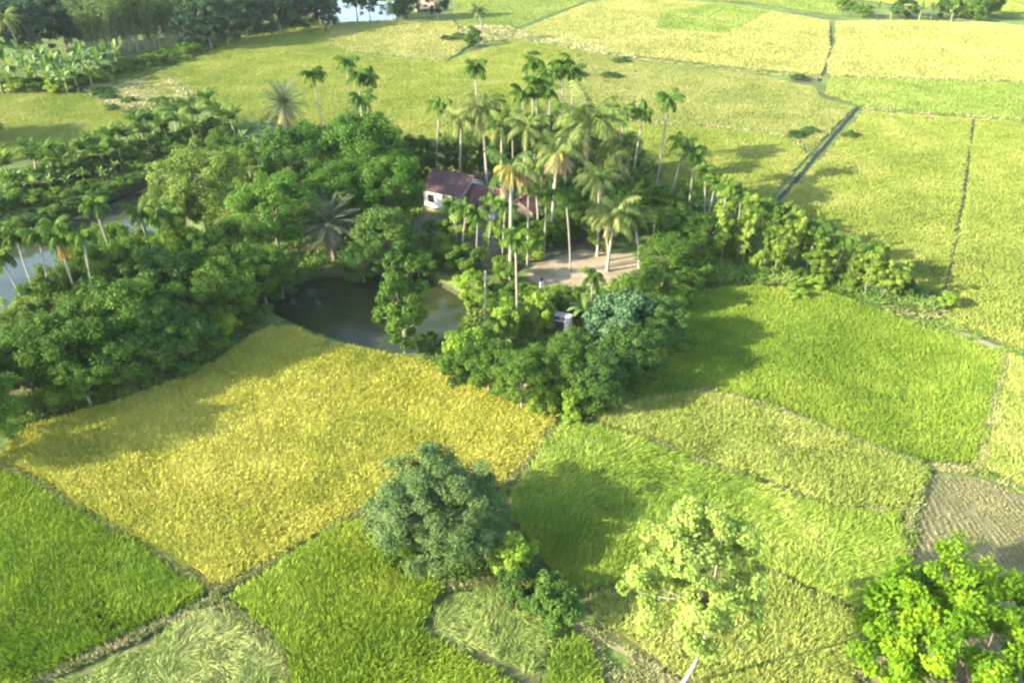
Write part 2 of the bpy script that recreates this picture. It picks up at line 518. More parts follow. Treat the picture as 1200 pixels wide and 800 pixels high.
def rice(label, px, mat, h=.8, sp=.3, nb=7, bw=.10, ang=0.0, lean=.45, lodge=None, gap=.22, name='rice_field', floor=True,
         rowgap=0.0, rnd=.45, cat='rice field', hv=.15, keep=None, floor_mat=None, world=None, seed=None):
    if name in ('rice_field', 'flattened_rice', 'grass_field'):
        far = sp > .4
        sp *= .60 if far else .78; bw *= .46 if far else .50; nb = nb if far else nb + 3; h *= .72 if far else .9; rnd *= .7 if far else .85; hv *= .7
    P = world if world else GP(px)
    xs = [p.x for p in P]; ys = [p.y for p in P]
    rs = np.random.RandomState(seed if seed is not None else len(bpy.data.objects) + 3)
    ca, sa = math.cos(ang), math.sin(ang)
    cx, cy = (min(xs) + max(xs)) / 2, (min(ys) + max(ys)) / 2
    R = math.hypot(max(xs) - min(xs), max(ys) - min(ys)) / 2 + 1
    u = np.arange(-R, R, sp); v = np.arange(-R, R, sp * (1 + rowgap))
    U, V = np.meshgrid(u, v)
    U = U + rs.uniform(-.42, .42, U.shape) * sp
    V = V + rs.uniform(-.42, .42, V.shape) * sp * (1 if not rowgap else .35)
    if rowgap > 1: V = V + (vnoise(U, V, 6, 61) - .5) * 2.2 + (vnoise(U, V, 1.2, 62) - .5) * .35
    X = (cx + U * ca - V * sa).ravel(); Y = (cy + U * sa + V * ca).ravel()
    k = inside(X, Y, P)
    X, Y = X[k], Y[k]
    d = edge_dist(X, Y, P)
    k = d > gap * (.2 + 1.6 * vnoise(X, Y, 1.1, 3) * (.5 + vnoise(X, Y, 5, 23)))
    if keep is not None: k &= keep(X, Y)
    if name == 'stubble_field': k &= vnoise(X, Y, .9, 63) > .22
    if name == 'rice_field': k &= (vnoise(X, Y, 1.7, 21) + .35 * vnoise(X, Y, 9, 22)) < 1.19
    X, Y = X[k], Y[k]
    n = len(X)
    ht = h * (1 - hv + 2 * hv * vnoise(X, Y, 2.2, 1)) * rs.uniform(.88, 1.12, n)
    hillt = .5 + (vnoise(X, Y, 6, 4) - .5) * .5 + (vnoise(X, Y, 1.6, 5) - .5) * .35
    mb = MB()
    if floor:
        _fz[0] += 1
        mb.add([(p.x, p.y, .05 + .003 * (_fz[0] % 9)) for p in P], [list(range(len(P)))], mat=1)
    # blades
    X = np.repeat(X, nb); Y = np.repeat(Y, nb); H = np.repeat(ht, nb); T = np.repeat(hillt, nb)
    N = len(X)
    az = rs.uniform(0, 2 * PI, N)
    rr = rs.uniform(0, .5 * sp, N)
    bx = X + np.cos(az) * rr; by = Y + np.sin(az) * rr
    tl = np.abs(rs.normal(lean, .22, N))
    axis = np.stack([np.cos(az) * np.sin(tl), np.sin(az) * np.sin(tl), np.cos(tl)], -1)
    if lodge is None and name == 'rice_field':
        wa = (vnoise(X, Y, 7, 31) - .5) * 7 + vnoise(X, Y, 1.5, 32) * 2
        wl = .45 * vnoise(X, Y, 3.0, 33)
        axis = unit(axis + np.stack([np.cos(wa) * wl, np.sin(wa) * wl, 0 * wl], -1))
    if lodge is not None:
        la, lt = lodge(X, Y)
        la = la + rs.normal(0, .62, N); lt = np.clip(lt + rs.normal(0, .18, N), 0, 1.5)
        ax2 = np.stack([np.cos(la) * np.sin(lt), np.sin(la) * np.sin(lt), np.cos(lt)], -1)
        w = np.clip(lt / 1.1, 0, 1)[:, None]
        axis = unit(axis * (1 - w) + ax2 * (w + .15))
    base = np.stack([bx, by, np.full(N, .03) + (0 if lodge is None else H * .25 * rs.rand(N))], -1)
    L = H * rs.uniform(.8, 1.15, N)
    side = unit(np.cross(axis, rdir(rs, N)))
    t = np.clip(T + rs.uniform(-rnd, rnd, N) * .5, 0, 1)
    sag = np.stack([axis[:, 0] * L * .18, axis[:, 1] * L * .18, -L * .12], -1)
    mb.kites(base, axis, side, L, bw * rs.uniform(.7, 1.3, N), 0, t, belly=.62, sag=sag)
    o = link(name, mb.mesh(name, [mat, floor_mat or M['soil_floor']]))
    return tag(o, label, cat, None, 'stuff')


def swirl(scale, tilt, base=0.0, turn=2.2, o=7, tv=.5):
    def f(x, y):
        a = base + (vnoise(x, y, scale, o) - .5) * 2 * turn + (vnoise(x, y, 1.0, o + 5) - .5) * 1.5 + (vnoise(x, y, .45, o + 6) - .5) * .8
        t = tilt + (vnoise(x, y, scale * .6, o + 3) - .5) * tv
        return a, t
    return f


# near plots
rice('golden ripe rice plot in the foreground between the pond and the green plots',
     [(-4, 541), (22, 507), (70, 492), (130, 476), (200, 452), (255, 424), (296, 396), (318, 384), (345, 386), (385, 402),
      (440, 414), (500, 426), (540, 440), (580, 464), (625, 482), (654, 491), (630, 528), (588, 572), (520, 588), (424, 600),
      (340, 646), (262, 692), (250, 688), (190, 652), (100, 598), (40, 560)],
     M['rice_gold'], h=.85, sp=.28, nb=7, bw=.12, ang=.4, lean=.55)
rice('deep green rice plot at the lower left edge of the photo',
     [(-160, 470), (-6, 549), (40, 570), (100, 607), (185, 657), (240, 692), (244, 702), (170, 738), (60, 790), (-10, 832), (-330, 832)],
     M['rice_green'], h=.95, sp=.27, nb=7, bw=.11, ang=-.5, lean=.35)
rice('green rice plot at the bottom centre beside the flattened straw',
     [(264, 704), (340, 658), (408, 611), (425, 612), (452, 640), (480, 664), (515, 686), (522, 697), (508, 712), (497, 732),
      (499, 748), (530, 764), (580, 788), (640, 840), (360, 850), (338, 800), (332, 768), (300, 735)],
     M['rice_green'], h=.95, sp=.27, nb=7, bw=.11, ang=.5, lean=.35)
rice('flattened pale straw plot at the lower left with swirled stalks',
     [(246, 716), (262, 716), (298, 748), (330, 778), (334, 850), (10, 850), (80, 795), (170, 752)],
     M['rice_straw'], h=.9, sp=.26, nb=7, bw=.08, lodge=swirl(3.0, 1.25, .6, 2.6), name='flattened_rice')
rice('flattened light green plot at the bottom centre beside the shrubs',
     [(534, 702), (560, 690), (600, 690), (640, 726), (664, 742), (640, 762), (630, 810), (600, 792), (545, 764), (506, 746), (504, 732), (514, 714)],
     M['rice_straw'], h=.8, sp=.26, nb=7, bw=.08, lodge=swirl(2.6, 1.2, .3, 2.0), name='flattened_rice')
rice('small standing yellow-green patch at the bottom edge by the dirt path',
     [(670, 744), (690, 752), (702, 790), (716, 840), (640, 840), (634, 806), (644, 766)],
     M['rice_fresh'], h=.9, sp=.27, nb=7, bw=.11)
def half_lodged(x, y):
    a, t = swirl(4.5, 1.0, .5, 1.8)(x, y)
    stand = np.clip((45.5 - y) / 3.0 + (vnoise(x, y, 2.2, 41) - .5) * 1.4, 0, 1) * np.clip((15 - x) / 3.0, 0, 1)
    return a, t * (1 - .62 * stand)


rice('bright green half flattened rice plot in the right foreground, between the bushy tree and the stubble',
     [(656, 500), (700, 504), (760, 520), (820, 545), (900, 572), (975, 600), (1056, 606), (1062, 640), (1040, 690), (1012, 722),
      (962, 698), (880, 665), (832, 647), (798, 640), (742, 686), (684, 700), (655, 686), (625, 652), (596, 612), (594, 578), (630, 534)],
     M['rice_lodged'], h=.85, sp=.27, nb=8, bw=.10, lodge=half_lodged, name='flattened_rice')
rice('yellow-green standing rice plot around the pale tree at the bottom right',
     [(686, 703), (742, 690), (800, 645), (832, 651), (880, 669), (960, 702), (1008, 727), (1014, 760), (1000, 800), (985, 860),
      (880, 860), (800, 796), (745, 762), (700, 735)],
     M['rice_paleyellow'], h=1.0, sp=.29, nb=7, bw=.12)
rice('pale yellow rice strip between the two green plots on the right',
     [(694, 492), (722, 480), (800, 462), (832, 462), (920, 487), (1030, 532), (1084, 551), (1066, 600), (975, 597), (900, 569),
      (820, 542), (760, 517), (704, 501)],
     M['rice_paleyellow'], h=.95, sp=.30, nb=7, bw=.12, ang=.3)
rice('large bright green rice plot right of the homestead with a dark seam of rows',
     [(815, 345), (866, 336), (960, 342), (1010, 356), (1062, 378), (1176, 417), (1146, 548), (1088, 543), (1030, 528), (920, 483),
      (830, 459), (720, 476), (694, 484), (720, 440), (772, 395), (800, 372)],
     M['rice_fresh'], h=.8, sp=.30, nb=7, bw=.11, ang=1.25, rowgap=.35)
rice('yellow-green rice strip at the right edge beside the big bright green plot',
     [(1181, 419), (1330, 470), (1330, 630), (1200, 574), (1149, 552)],
     M['rice_paleyellow'], h=.85, sp=.32, nb=6, bw=.12, ang=1.25)
rice('grey harvested stubble plot in rows at the right edge',
     [(1090, 556), (1150, 561), (1330, 632), (1330, 870), (1012, 870), (1024, 770), (1048, 690), (1070, 612)],
     M['stubble'], h=.30, sp=.13, nb=6, bw=.05, ang=1.6, rowgap=2.6, lean=.3, rnd=.7, name='stubble_field', cat='stubble field', floor_mat=M['soil_grey'])
# middle distance
rice('yellow-green rice plot beyond the track at the right edge',
     [(1141.5, 141), (1330, 150), (1330, 464), (1182, 408), (1103, 374), (1117.3, 300), (1132, 220)],
     M['rice_far'], h=.8, sp=.5, nb=6, bw=.2, ang=1.3)
rice('yellow-green rice plot between the dark ditch and the right seam',
     [(1012, 132), (1140, 141), (1131, 218), (1116, 300), (1104, 352), (1046, 328), (990, 290), (935, 262), (912, 238), (960, 190)],
     M['rice_far'], h=.8, sp=.5, nb=6, bw=.2, ang=1.1)
rice('fresh green strip of rice running to the right edge below the pale far plot',
     [(972, 93), (1140, 97), (1330, 104), (1330, 146), (1146, 138), (1012, 127), (966, 112)],
     M['rice_far_green'], h=.8, sp=.7, nb=6, bw=.3)
rice('olive rice plot behind the palms, left of the dark ditch',
     [(690, 62), (740, 72), (880, 88), (955, 104), (962, 116), (1000, 128), (950, 180), (925, 162), (850, 150), (760, 145), (670, 130), (620, 95)],
     M['rice_far_olive'], h=.75, sp=.6, nb=6, bw=.24)
rice('yellow-green rice plot just behind the palms, reaching the dark ditch',
     [(670, 132), (760, 147), (850, 152), (925, 164), (946, 184), (900, 238), (850, 225), (820, 240), (740, 225), (640, 185), (600, 160)],
     M['rice_far'], h=.75, sp=.5, nb=6, bw=.2)
rice('wide yellow-green rice plot behind the grove, from the tree line to the palms',
     [(120, 110), (200, 80), (290, 45), (380, 24), (384, 55), (420, 64), (520, 74), (600, 48), (690, 62), (620, 93), (668, 131), (598, 158),
      (560, 175), (470, 170), (400, 150), (330, 150), (290, 140), (240, 118), (180, 130)],
     M['rice_far'], h=.8, sp=.55, nb=6, bw=.22)
rice('green rice plot at the left edge above the canal bank',
     [(-120, 118), (0, 112), (60, 108), (100, 112), (140, 132), (180, 133), (160, 150), (110, 166), (40, 182), (0, 196), (-120, 225)],
     M['rice_far'], h=.8, sp=.5, nb=6, bw=.2)
rice('small pale golden plot in the far distance below the blue pond',
     [(388, 28), (470, 24), (530, 24), (540, 40), (552, 50), (518, 72), (420, 62), (376, 52)],
     M['rice_far_pale'], h=.8, sp=.8, nb=6, bw=.34)
rice('large pale golden rice plot in the far distance at top centre',
     [(608, 38), (690, 4), (760, -2), (870, 8), (972, 26), (972, 60), (962, 90), (880, 82), (740, 66), (600, 46)],
     M['rice_far_pale'], h=.8, sp=.85, nb=6, bw=.36, keep=lambda x, y: ~inside(x, y, GP([(775, 16), (845, 4), (905, 14), (850, 40), (770, 34)])))
rice('fresh green patch inside the far pale golden plot',
     [(775, 16), (845, 4), (905, 14), (850, 40), (770, 34)], M['rice_far_green'], h=.8, sp=.85, nb=6, bw=.36)
rice('large pale golden rice plot in the far distance at top right',
     [(978, 26), (1060, 25), (1160, 28), (1330, 42), (1330, 101), (1140, 95), (970, 90), (968, 76), (979, 48)],
     M['rice_far_pale'], h=.8, sp=.85, nb=6, bw=.36)
rice('far green grass plot along the top edge',
     [(530, -30), (1000, -40), (985, 20), (880, 4), (760, -6), (690, 1), (600, 36), (545, 40), (530, 20)],
     M['rice_far_green'], h=.5, sp=1.0, nb=6, bw=.4, name='grass_field', cat='grass field')
rice('far yellow-green plots beyond the tree strip at the top right',
     [(1000, -40), (1400, -50), (1400, 25), (1180, 22), (1000, 0)],
     M['rice_far'], h=.6, sp=1.1, nb=6, bw=.42)


# ------------------------------------------------------------------ bunds, ditches, path, yard
def strip(name, px, width, height, mat, jit=.12, z0=0.0, step=.5, kind='structure', flat=False):
    P = [Vector((p.x, p.y, 0)) for p in GP(px)]
    pts = []
    for a, b in zip(P[:-1], P[1:]):
        n = max(1, int((b - a).length / step))
        for i in range(n): pts.append(a.lerp(b, i / n))
    pts.append(P[-1])
    pts = np.array([(p.x, p.y) for p in pts])
    tan = unit(np.gradient(pts, axis=0))
    nor = np.stack([-tan[:, 1], tan[:, 0]], -1)
    rs = np.random.RandomState(len(px) * 7 + int(abs(px[0][0])))
    prof = [(-.5, 0), (-.32, .8), (0, 1), (.32, .8), (.5, 0)] if not flat else [(-.5, 1), (-.25, 1), (0, 1), (.25, 1), (.5, 1)]
    V = []
    for i in range(len(pts)):
        w = width * (1 + rs.uniform(-jit, jit) * 2)
        off = rs.uniform(-jit, jit) * width
        for u, hh in prof:
            q = pts[i] + nor[i] * (u * w + off)
            hz = height * hh * (1 if flat else (1 + rs.uniform(-.25, .25)))
            V.append((q[0], q[1], z0 + hz))
    F = []
    for i in range(len(pts) - 1):
        for k in range(4):
            F.append((i * 5 + k, i * 5 + k + 1, i * 5 + 5 + k + 1, i * 5 + 5 + k))
    mb = MB(); mb.add(V, F)
    return tag(link(name, mb.mesh(name, [mat], smooth=not flat)), kind=kind), pts


bund_lines = [
    [(-40, 522), (0, 545), (100, 602), (190, 654), (254, 697)],
    [(258, 697), (340, 652), (416, 605), (430, 600)],
    [(254, 705), (150, 752), (40, 802)],
    [(262, 708), (334, 766), (342, 830)],
    [(655, 494), (628, 532), (592, 574)],
    [(424, 606), (452, 634), (480, 660), (524, 690), (560, 686), (610, 682)],
    [(692, 488), (706, 502), (760, 518), (820, 543), (900, 571), (975, 599), (1062, 604)],
    [(700, 480), (830, 460), (920, 485), (1030, 530), (1086, 548), (1150, 556), (1330, 622)],
    [(1178, 418), (1147, 550)],
    [(1086, 553), (1067, 606), (1066, 640), (1044, 692), (1016, 740), (1004, 800)],
    [(600, 43), (740, 68), (880, 85), (966, 92), (1140, 96), (1330, 102)],
    [(620, 94), (670, 131), (760, 146), (850, 151), (925, 163), (948, 182)],
    [(374, 54), (420, 63), (520, 73), (560, 46), (600, 42)],
    [(1012, 129), (1143, 139), (1330, 148)],
]
bund_pts = []
for bl in bund_lines:
    far = bl[1][1] < 200
    o, pts = strip('bund', bl, .7 if far else .36, .2 if far else .16, M['bund_soil'])
    bund_pts.append((pts, far))

for dl, w in (([(902, 244), (912, 236), (955, 185), (1006, 126)], .75), ([(960, 96), (966, 70), (974, 48), (972, 30)], .9),
              ([(1110, 356), (1119, 300), (1132, 220), (1141.5, 141)], .2)):
    strip('ditch', dl, w, .03, M['mud'], flat=True)
strip('path', [(1030, 352), (1062, 368), (1104, 382), (1180, 413), (1330, 470)], .9, .06, M['path_soil'], jit=.06, flat=True)
strip('path', [(664, 726), (690, 742), (740, 768), (800, 806), (850, 850)], .45, .08, M['path_soil'], jit=.1, flat=True)
strip('road', [(1120, 23), (1164, 28), (1330, 46)], 3.0, .10, M['path_soil'], jit=.02, flat=True)
strip('path', [(480, 490), (470, 640), (510, 684)], .3, .05, M['bund_soil'], jit=.1, flat=True) if False else None

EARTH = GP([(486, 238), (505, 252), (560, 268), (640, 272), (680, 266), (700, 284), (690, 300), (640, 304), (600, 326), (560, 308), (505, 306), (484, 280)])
poly_sheet('shaded_earth', EARTH, .008, M['earth'])  # muddy ground by the houses, its shade put into the dark earth colour
YARD = GP([(614, 324), (630, 308), (655, 300), (680, 292), (706, 296), (748, 298), (764, 312), (738, 328), (690, 335), (640, 338)])
poly_sheet('yard', YARD, .012, M['yard_soil'])


def grass_along(mat='dry_weeds', nm='bund_grass', label='dry grass growing along the low earth bunds between the plots', dens=16, thr=.35):
    """dry grass tufts growing on all the bunds: one mass"""
    mb = MB(); rs = np.random.RandomState(dens)
    for pts, far in bund_pts:
        m = 3 if far else dens
        q = np.repeat(pts, m, axis=0) + rs.normal(0, .28 if far else .2, (len(pts) * m, 2))
        k = vnoise(q[:, 0], q[:, 1], 2.5, dens) > thr
        q = np.repeat(q[k], 5, axis=0); n = len(q)
        if not n: continue
        az = rs.uniform(0, 2 * PI, n); tl = np.abs(rs.normal(.5, .25, n))
        axis = np.stack([np.cos(az) * np.sin(tl), np.sin(az) * np.sin(tl), np.cos(tl)], -1)
        base = np.stack([q[:, 0], q[:, 1], np.full(n, .05)], -1)
        mb.kites(base, axis, unit(np.cross(axis, rdir(rs, n))), rs.uniform(.25, .6, n) * (1.3 if far else 1), .14 if far else .08, 0, rs.uniform(.2, 1, n))
    tag(link(nm, mb.mesh(nm, [M[mat]])), label, 'grass', None, 'stuff')


grass_along()
grass_along('weeds', 'bund_weeds', 'green weeds growing along the low earth bunds between the plots', 14, .3)


def cover(label, px, mat, h=.6, sp=.45, nb=7, bw=.16, keep=None, name='undergrowth', gap=.1):
    def kp(x, y):
        k = vnoise(x, y, 2.0, 11) > .22
        for P, dd, wl in PONDS:
            k &= ~(inside(x, y, P) & (edge_dist(x, y, P) > .35))
        if keep is not None: k &= keep(x, y)
        return k
    return rice(label, px, mat, h=h, sp=sp, nb=nb, bw=bw, lean=.7, floor=False, gap=gap, name=name, cat='undergrowth', hv=.45, keep=kp)


cover('low green weeds under the grove on the strip between canal and golden plot',
      [(-100, 520), (-100, 440), (0, 380), (60, 366), (160, 330), (215, 330), (250, 372), (300, 345), (300, 392), (250, 424), (180, 455), (60, 490), (10, 506)],
      M['weeds'], h=.8)
cover('weeds on the far earth bank of the canal', [(-150, 330), (0, 266), (120, 222), (172, 200), (300, 150), (280, 138), (170, 160), (60, 190), (-150, 240)],
      M['weeds'], h=.9, sp=.6, bw=.25)
cover('weeds and creepers between pond, yard and golden plot',
      [(548, 345), (600, 335), (690, 340), (760, 330), (812, 345), (790, 395), (740, 430), (700, 478), (652, 488), (585, 462), (540, 438), (500, 424), (505, 410), (540, 394)],
      M['weeds'], h=.8)
cover('dark weeds beneath the big trees between canal, pond and yard',
      [(215, 230), (300, 160), (420, 165), (500, 190), (498, 240), (482, 300), (440, 314), (380, 317), (300, 350), (262, 350), (240, 290)],
      M['weeds'], h=.7, sp=.6, bw=.22)
cover('grass and weeds beneath the saplings on the right',
      [(760, 230), (830, 245), (905, 245), (990, 292), (1046, 330), (1104, 356), (1090, 374), (1040, 366), (960, 340), (866, 334), (810, 342), (772, 310), (772, 280)],
      M['weeds'], h=1.3, sp=.4, bw=.13, nb=8)
cover('dry straw coloured weeds at the right end of the sapling row',
      [(1020, 335), (1060, 338), (1104, 356), (1098, 376), (1050, 372), (1010, 354)],
      M['dry_weeds'], h=.9, sp=.35, bw=.14, name='dry_weeds')
cover('pale weeds along the bamboo edge at the upper left',
      [(-100, 118), (-100, 100), (0, 96), (60, 92), (90, 88), (104, 100), (96, 108), (60, 107), (0, 111)],
      M['dry_weeds'], h=.9, sp=.55, bw=.18, name='dry_weeds')
cover('dark green weeds along the wood edge at the upper left', [(90, 88), (120, 78), (200, 60), (290, 34), (380, 18), (384, 24), (292, 44), (200, 79), (118, 109), (104, 106)],
      M['weeds'], h=.8, sp=.6, bw=.2)
cover('weeds around the shrubs on the foreground bund',
      [(436, 618), (470, 630), (560, 650), (600, 630), (640, 680), (680, 724), (662, 740), (636, 722), (604, 688), (556, 688), (524, 696), (480, 662)],
      M['weeds'], h=.55, sp=.3, bw=.12, nb=7)
cover('dry grass and weeds along the dirt path at the bottom', [(664, 726), (692, 736), (745, 764), (800, 798), (870, 862), (720, 862), (700, 790), (690, 752)],
      M['dry_weeds'], h=.35, sp=.22, bw=.06, nb=7, name='dry_weeds')
cover('grass verge beside the track at the right', [(1040, 352), (1104, 368), (1182, 404), (1330, 460), (1330, 476), (1180, 420), (1100, 392), (1036, 364)],
      M['weeds'], h=.35, sp=.3, bw=.1, name='grass_verge', keep=lambda x, y: vnoise(x, y, 3, 50) > .3)
cover('patchy scrub on the small hummocks in the left plot', [(100, 100), (200, 92), (240, 116), (180, 132), (140, 132), (104, 114)],
      M['dry_weeds'], h=.8, sp=.7, bw=.3)
cover('scrub on the far bund right of the golden plot', [(530, 40), (552, 28), (600, 34), (740, 64), (740, 70), (600, 48), (548, 50)],
      M['dry_weeds'], h=.7, sp=.9, bw=.36)
cover('weeds behind and beside the houses', [(498, 190), (600, 178), (740, 226), (770, 280), (700, 262), (650, 250), (640, 225), (560, 195), (512, 205), (498, 230)],
      M['weeds'], h=.7, sp=.6, bw=.22)


# ------------------------------------------------------------------ trees
def tree_parts(seed, H, R, bf, ncl, nlf, LL, LW, cr, trunk_r, shape='dome', droop=.2, hollow=.5, up=.5, limbs=10, ybias=0.0, bend=.3, yellow=0.0):
    rs = np.random.RandomState(seed)
    cz = H * (bf + (1 - bf) / 2); rz = H * (1 - bf) / 2
    d = rdir(rs, ncl)
    if shape == 'dome':
        d[:, 2] = np.where((d[:, 2] < -.35) & (rs.rand(ncl) < .6), -d[:, 2], d[:, 2])
    rad = hollow + (1 - hollow) * rs.rand(ncl) ** .6
    lob = .78 + .44 * vnoise(np.arctan2(d[:, 1], d[:, 0]) * 1.3 + 40, d[:, 2] * 1.6, .7, seed % 50)
    c = np.stack([d[:, 0] * R, d[:, 1] * R, d[:, 2] * rz], -1) * (rad * lob)[:, None]
    c[:, 2] += cz
    if shape == 'cone':
        t = np.clip((c[:, 2] - H * bf) / (H * (1 - bf)), 0, 1)
        c[:, :2] *= (1.15 - (.85 if R < 4 else .55) * t)[:, None]
    if shape == 'column':
        t = np.clip((c[:, 2] - H * bf) / (H * (1 - bf)), 0, 1)
        c[:, :2] *= (1.05 - .35 * t)[:, None]
    c[:, 2] = np.clip(c[:, 2], .25 + cr * .5, None)
    crs = cr * rs.uniform(.6, 1.35, ncl)
    ctint = rs.uniform(.15, .85, ncl)
    per = max(4, nlf // ncl)
    ci = np.repeat(np.arange(ncl), per)
    n = len(ci)
    o = rdir(rs, n) * (rs.rand(n) ** .45 * crs[ci])[:, None]
    o[:, 2] *= .75
    p = c[ci] + o
    centre = np.array([0, 0, cz - .3 * rz])
    outw = unit(unit(p - centre) * .6 + unit(o) * .6 + np.array([0, 0, up]))
    nor = unit(outw + rdir(rs, n) * .75)
    ax = unit(np.cross(nor, rdir(rs, n)) + np.array([0, 0, -droop]))
    side = unit(np.cross(nor, ax))
    tint = np.clip(ctint[ci] * .6 + rs.rand(n) * .4, 0, .98)
    if yellow:
        tint *= .84
        yc = rs.rand(ncl) < yellow
        tint = np.where(yc[ci] & (rs.rand(n) < .6), 1.0, tint)
    mb = MB()
    sc = rs.uniform(.7, 1.3, n)
    mb.kites(p - ax * LL * .5, ax, side, LL * sc, LW * sc, 0, tint)
    # trunk and limbs
    tb = MB()
    th = H * (bf + (1 - bf) * .35)
    nseg = 7
    s = np.linspace(0, 1, nseg)
    b1, b2 = rs.uniform(-bend, bend, 2)
    tr = np.stack([b1 * np.sin(s * 2.4) * th * .15, b2 * np.sin(s * 1.9) * th * .15, s * th - .15], -1)
    tb.tube(tr, trunk_r * (1.25 - .75 * s ** .7), 8)
    pick = rs.permutation(ncl)[:limbs]
    for j in pick:
        f = rs.uniform(.45 if bf < .4 else .75, 1.0)
        k = f * (nseg - 1); i0 = int(min(k, nseg - 2)); a = tr[i0] + (tr[i0 + 1] - tr[i0]) * (k - i0)
        e = c[j]
        m_ = (a + e) / 2 + np.array([0, 0, -.08 * np.linalg.norm(e - a)]) + rs.normal(0, .12, 3)
        q = np.linspace(0, 1, 5)[:, None]
        cur = a * (1 - q) ** 2 + m_ * 2 * q * (1 - q) + e * q ** 2
        r0 = trunk_r * (.5 if f > .6 else .42)
        tb.tube(cur, np.linspace(r0, r0 * .2, 5), 5, cap=False)
    return mb, tb


PROTO = {}


def proto_tree(key, name, leafm, barkm, n=1, **kw):
    """n variants of one kind; each is kept as mesh data pairs with its nominal height and radius"""
    lst = []
    for i in range(n):
        k = dict(kw); k['seed'] = kw.get('seed', 1) + i * 17
        mb, tb = tree_parts(**k)
        lst.append((mb.mesh(key + '_crown', [M[leafm]]), tb.mesh(key + '_trunk', [M[barkm]], smooth=True), k['H'], k['R']))
    PROTO[key] = (name, lst, {})


_ctr = {}


def plant_tree(key, cx, cy, h, r, label, group=None, cat='tree', frac=.62, rz=None, base=None, variant=None):
    """crown centre (frac*h up) is seen at photo pixel cx, cy"""
    name, lst, made = PROTO[key]
    i = _ctr.get(key, 0); _ctr[key] = i + 1
    vi = (variant if variant is not None else i) % len(lst)
    cm, tm, Hn, Rn = lst[vi]
    p = base if base is not None else G(cx, cy, h * frac)
    if vi not in made:
        o = empty(name)
        link('trunk', tm, o)
        link('crown', cm, o)
        made[vi] = o
    else:
        o = dup(made[vi])
    o.location = (p.x, p.y, 0)
    o.rotation_euler = (0, 0, rz if rz is not None else (i * 2.399) % (2 * PI))
    o.scale = (r / Rn, r / Rn, h / Hn)
    tag(o, label, cat, group)
    if not group and 'group' in o: del o['group']
    return o


proto_tree('broad', 'broadleaf_tree', 'leaf_bright', 'bark_brown', 3, seed=21, H=12, R=6, bf=.18, ncl=120, nlf=26250, LL=0.311, LW=0.192, cr=1.15, trunk_r=.28, limbs=14)
proto_tree('dark', 'broadleaf_tree', 'leaf_dark', 'bark_brown', 3, seed=31, H=12, R=5, bf=.12, ncl=90, nlf=14000, LL=0.370, LW=0.222, cr=1.15, trunk_r=.25, limbs=12)
proto_tree('light', 'broadleaf_tree', 'leaf_light', 'bark_pale', 2, seed=41, H=11, R=5.5, bf=.15, ncl=100, nlf=22750, LL=0.296, LW=0.178, cr=1.05, trunk_r=.22, limbs=14)
proto_tree('grove', 'broadleaf_tree', 'leaf_mid', 'bark_pale', 4, seed=51, H=9, R=4, bf=.15, ncl=90, nlf=17500, LL=0.252, LW=0.148, cr=.85, trunk_r=.17, limbs=12)
proto_tree('bushtree', 'bushy_tree', 'leaf_olive', 'bark_brown', 1, seed=61, H=9.4, R=4.9, bf=.04, ncl=300, nlf=72000, LL=0.207, LW=0.111, cr=.72, trunk_r=.22, limbs=16, hollow=.15)
proto_tree('paletree', 'pale_tree', 'leaf_pale', 'bark_white', 1, seed=79, H=12.6, R=4.4, bf=.44, ncl=135, nlf=27000, LL=.22, LW=.145, cr=.58, trunk_r=.11, bend=.8, limbs=30, shape='cone', hollow=.3)
proto_tree('limetree', 'lime_green_tree', 'leaf_lime', 'bark_brown', 1, seed=83, H=10.5, R=7.4, bf=.2, ncl=250, nlf=59500, LL=0.281, LW=0.192, cr=.78, trunk_r=.26, limbs=26, hollow=.45, yellow=.012)
proto_tree('pondtree', 'young_tree', 'leaf_mid', 'bark_pale', 1, seed=93, H=9, R=3.6, bf=.08, ncl=52, nlf=9500, LL=.32, LW=.19, cr=.62, trunk_r=.08, limbs=24, shape='cone', hollow=.2)
M['leaf_sap2'] = leaf_mat('leaf_sap2', [(0.0, (.060, .120, .012)), (0.5, (.135, .205, .024)), (1.0, (.27, .33, .055))], trans=.4, rnd=.3)
proto_tree('sapling', 'sapling', 'leaf_sap2', 'bark_pale', 6, seed=101, H=8, R=1.4, bf=.16, ncl=32, nlf=3600, LL=.32, LW=.19, cr=.42, trunk_r=.05, limbs=12, shape='column', hollow=.1, bend=1.0)
proto_tree('shrub', 'shrub', 'leaf_mid', 'bark_brown', 4, seed=121, H=3.2, R=1.9, bf=.05, ncl=44, nlf=7350, LL=0.222, LW=0.133, cr=.5, trunk_r=.07, limbs=10)
proto_tree('shrub_light', 'shrub', 'leaf_sapling', 'bark_brown', 3, seed=131, H=3.2, R=1.9, bf=.05, ncl=40, nlf=6650, LL=0.237, LW=0.148, cr=.5, trunk_r=.07, limbs=10)
proto_tree('shrub_dark', 'shrub', 'leaf_dark', 'bark_brown', 3, seed=141, H=3.2, R=1.9, bf=.05, ncl=40, nlf=7000, LL=0.222, LW=0.133, cr=.5, trunk_r=.07, limbs=10)
proto_tree('bigblue', 'broad_shrub', 'leaf_blue', 'bark_brown', 1, seed=151, H=6.5, R=4.2, bf=.05, ncl=90, nlf=15750, LL=0.370, LW=0.222, cr=.85, trunk_r=.14, limbs=14, hollow=.55)
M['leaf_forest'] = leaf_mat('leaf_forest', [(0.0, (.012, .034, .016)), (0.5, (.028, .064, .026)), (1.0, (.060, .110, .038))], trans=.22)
proto_tree('forest', 'forest_tree', 'leaf_forest', 'bark_pale', 3, seed=161, H=15, R=5.5, bf=.15, ncl=90, nlf=12250, LL=0.481, LW=0.296, cr=1.3, trunk_r=.25, limbs=12)


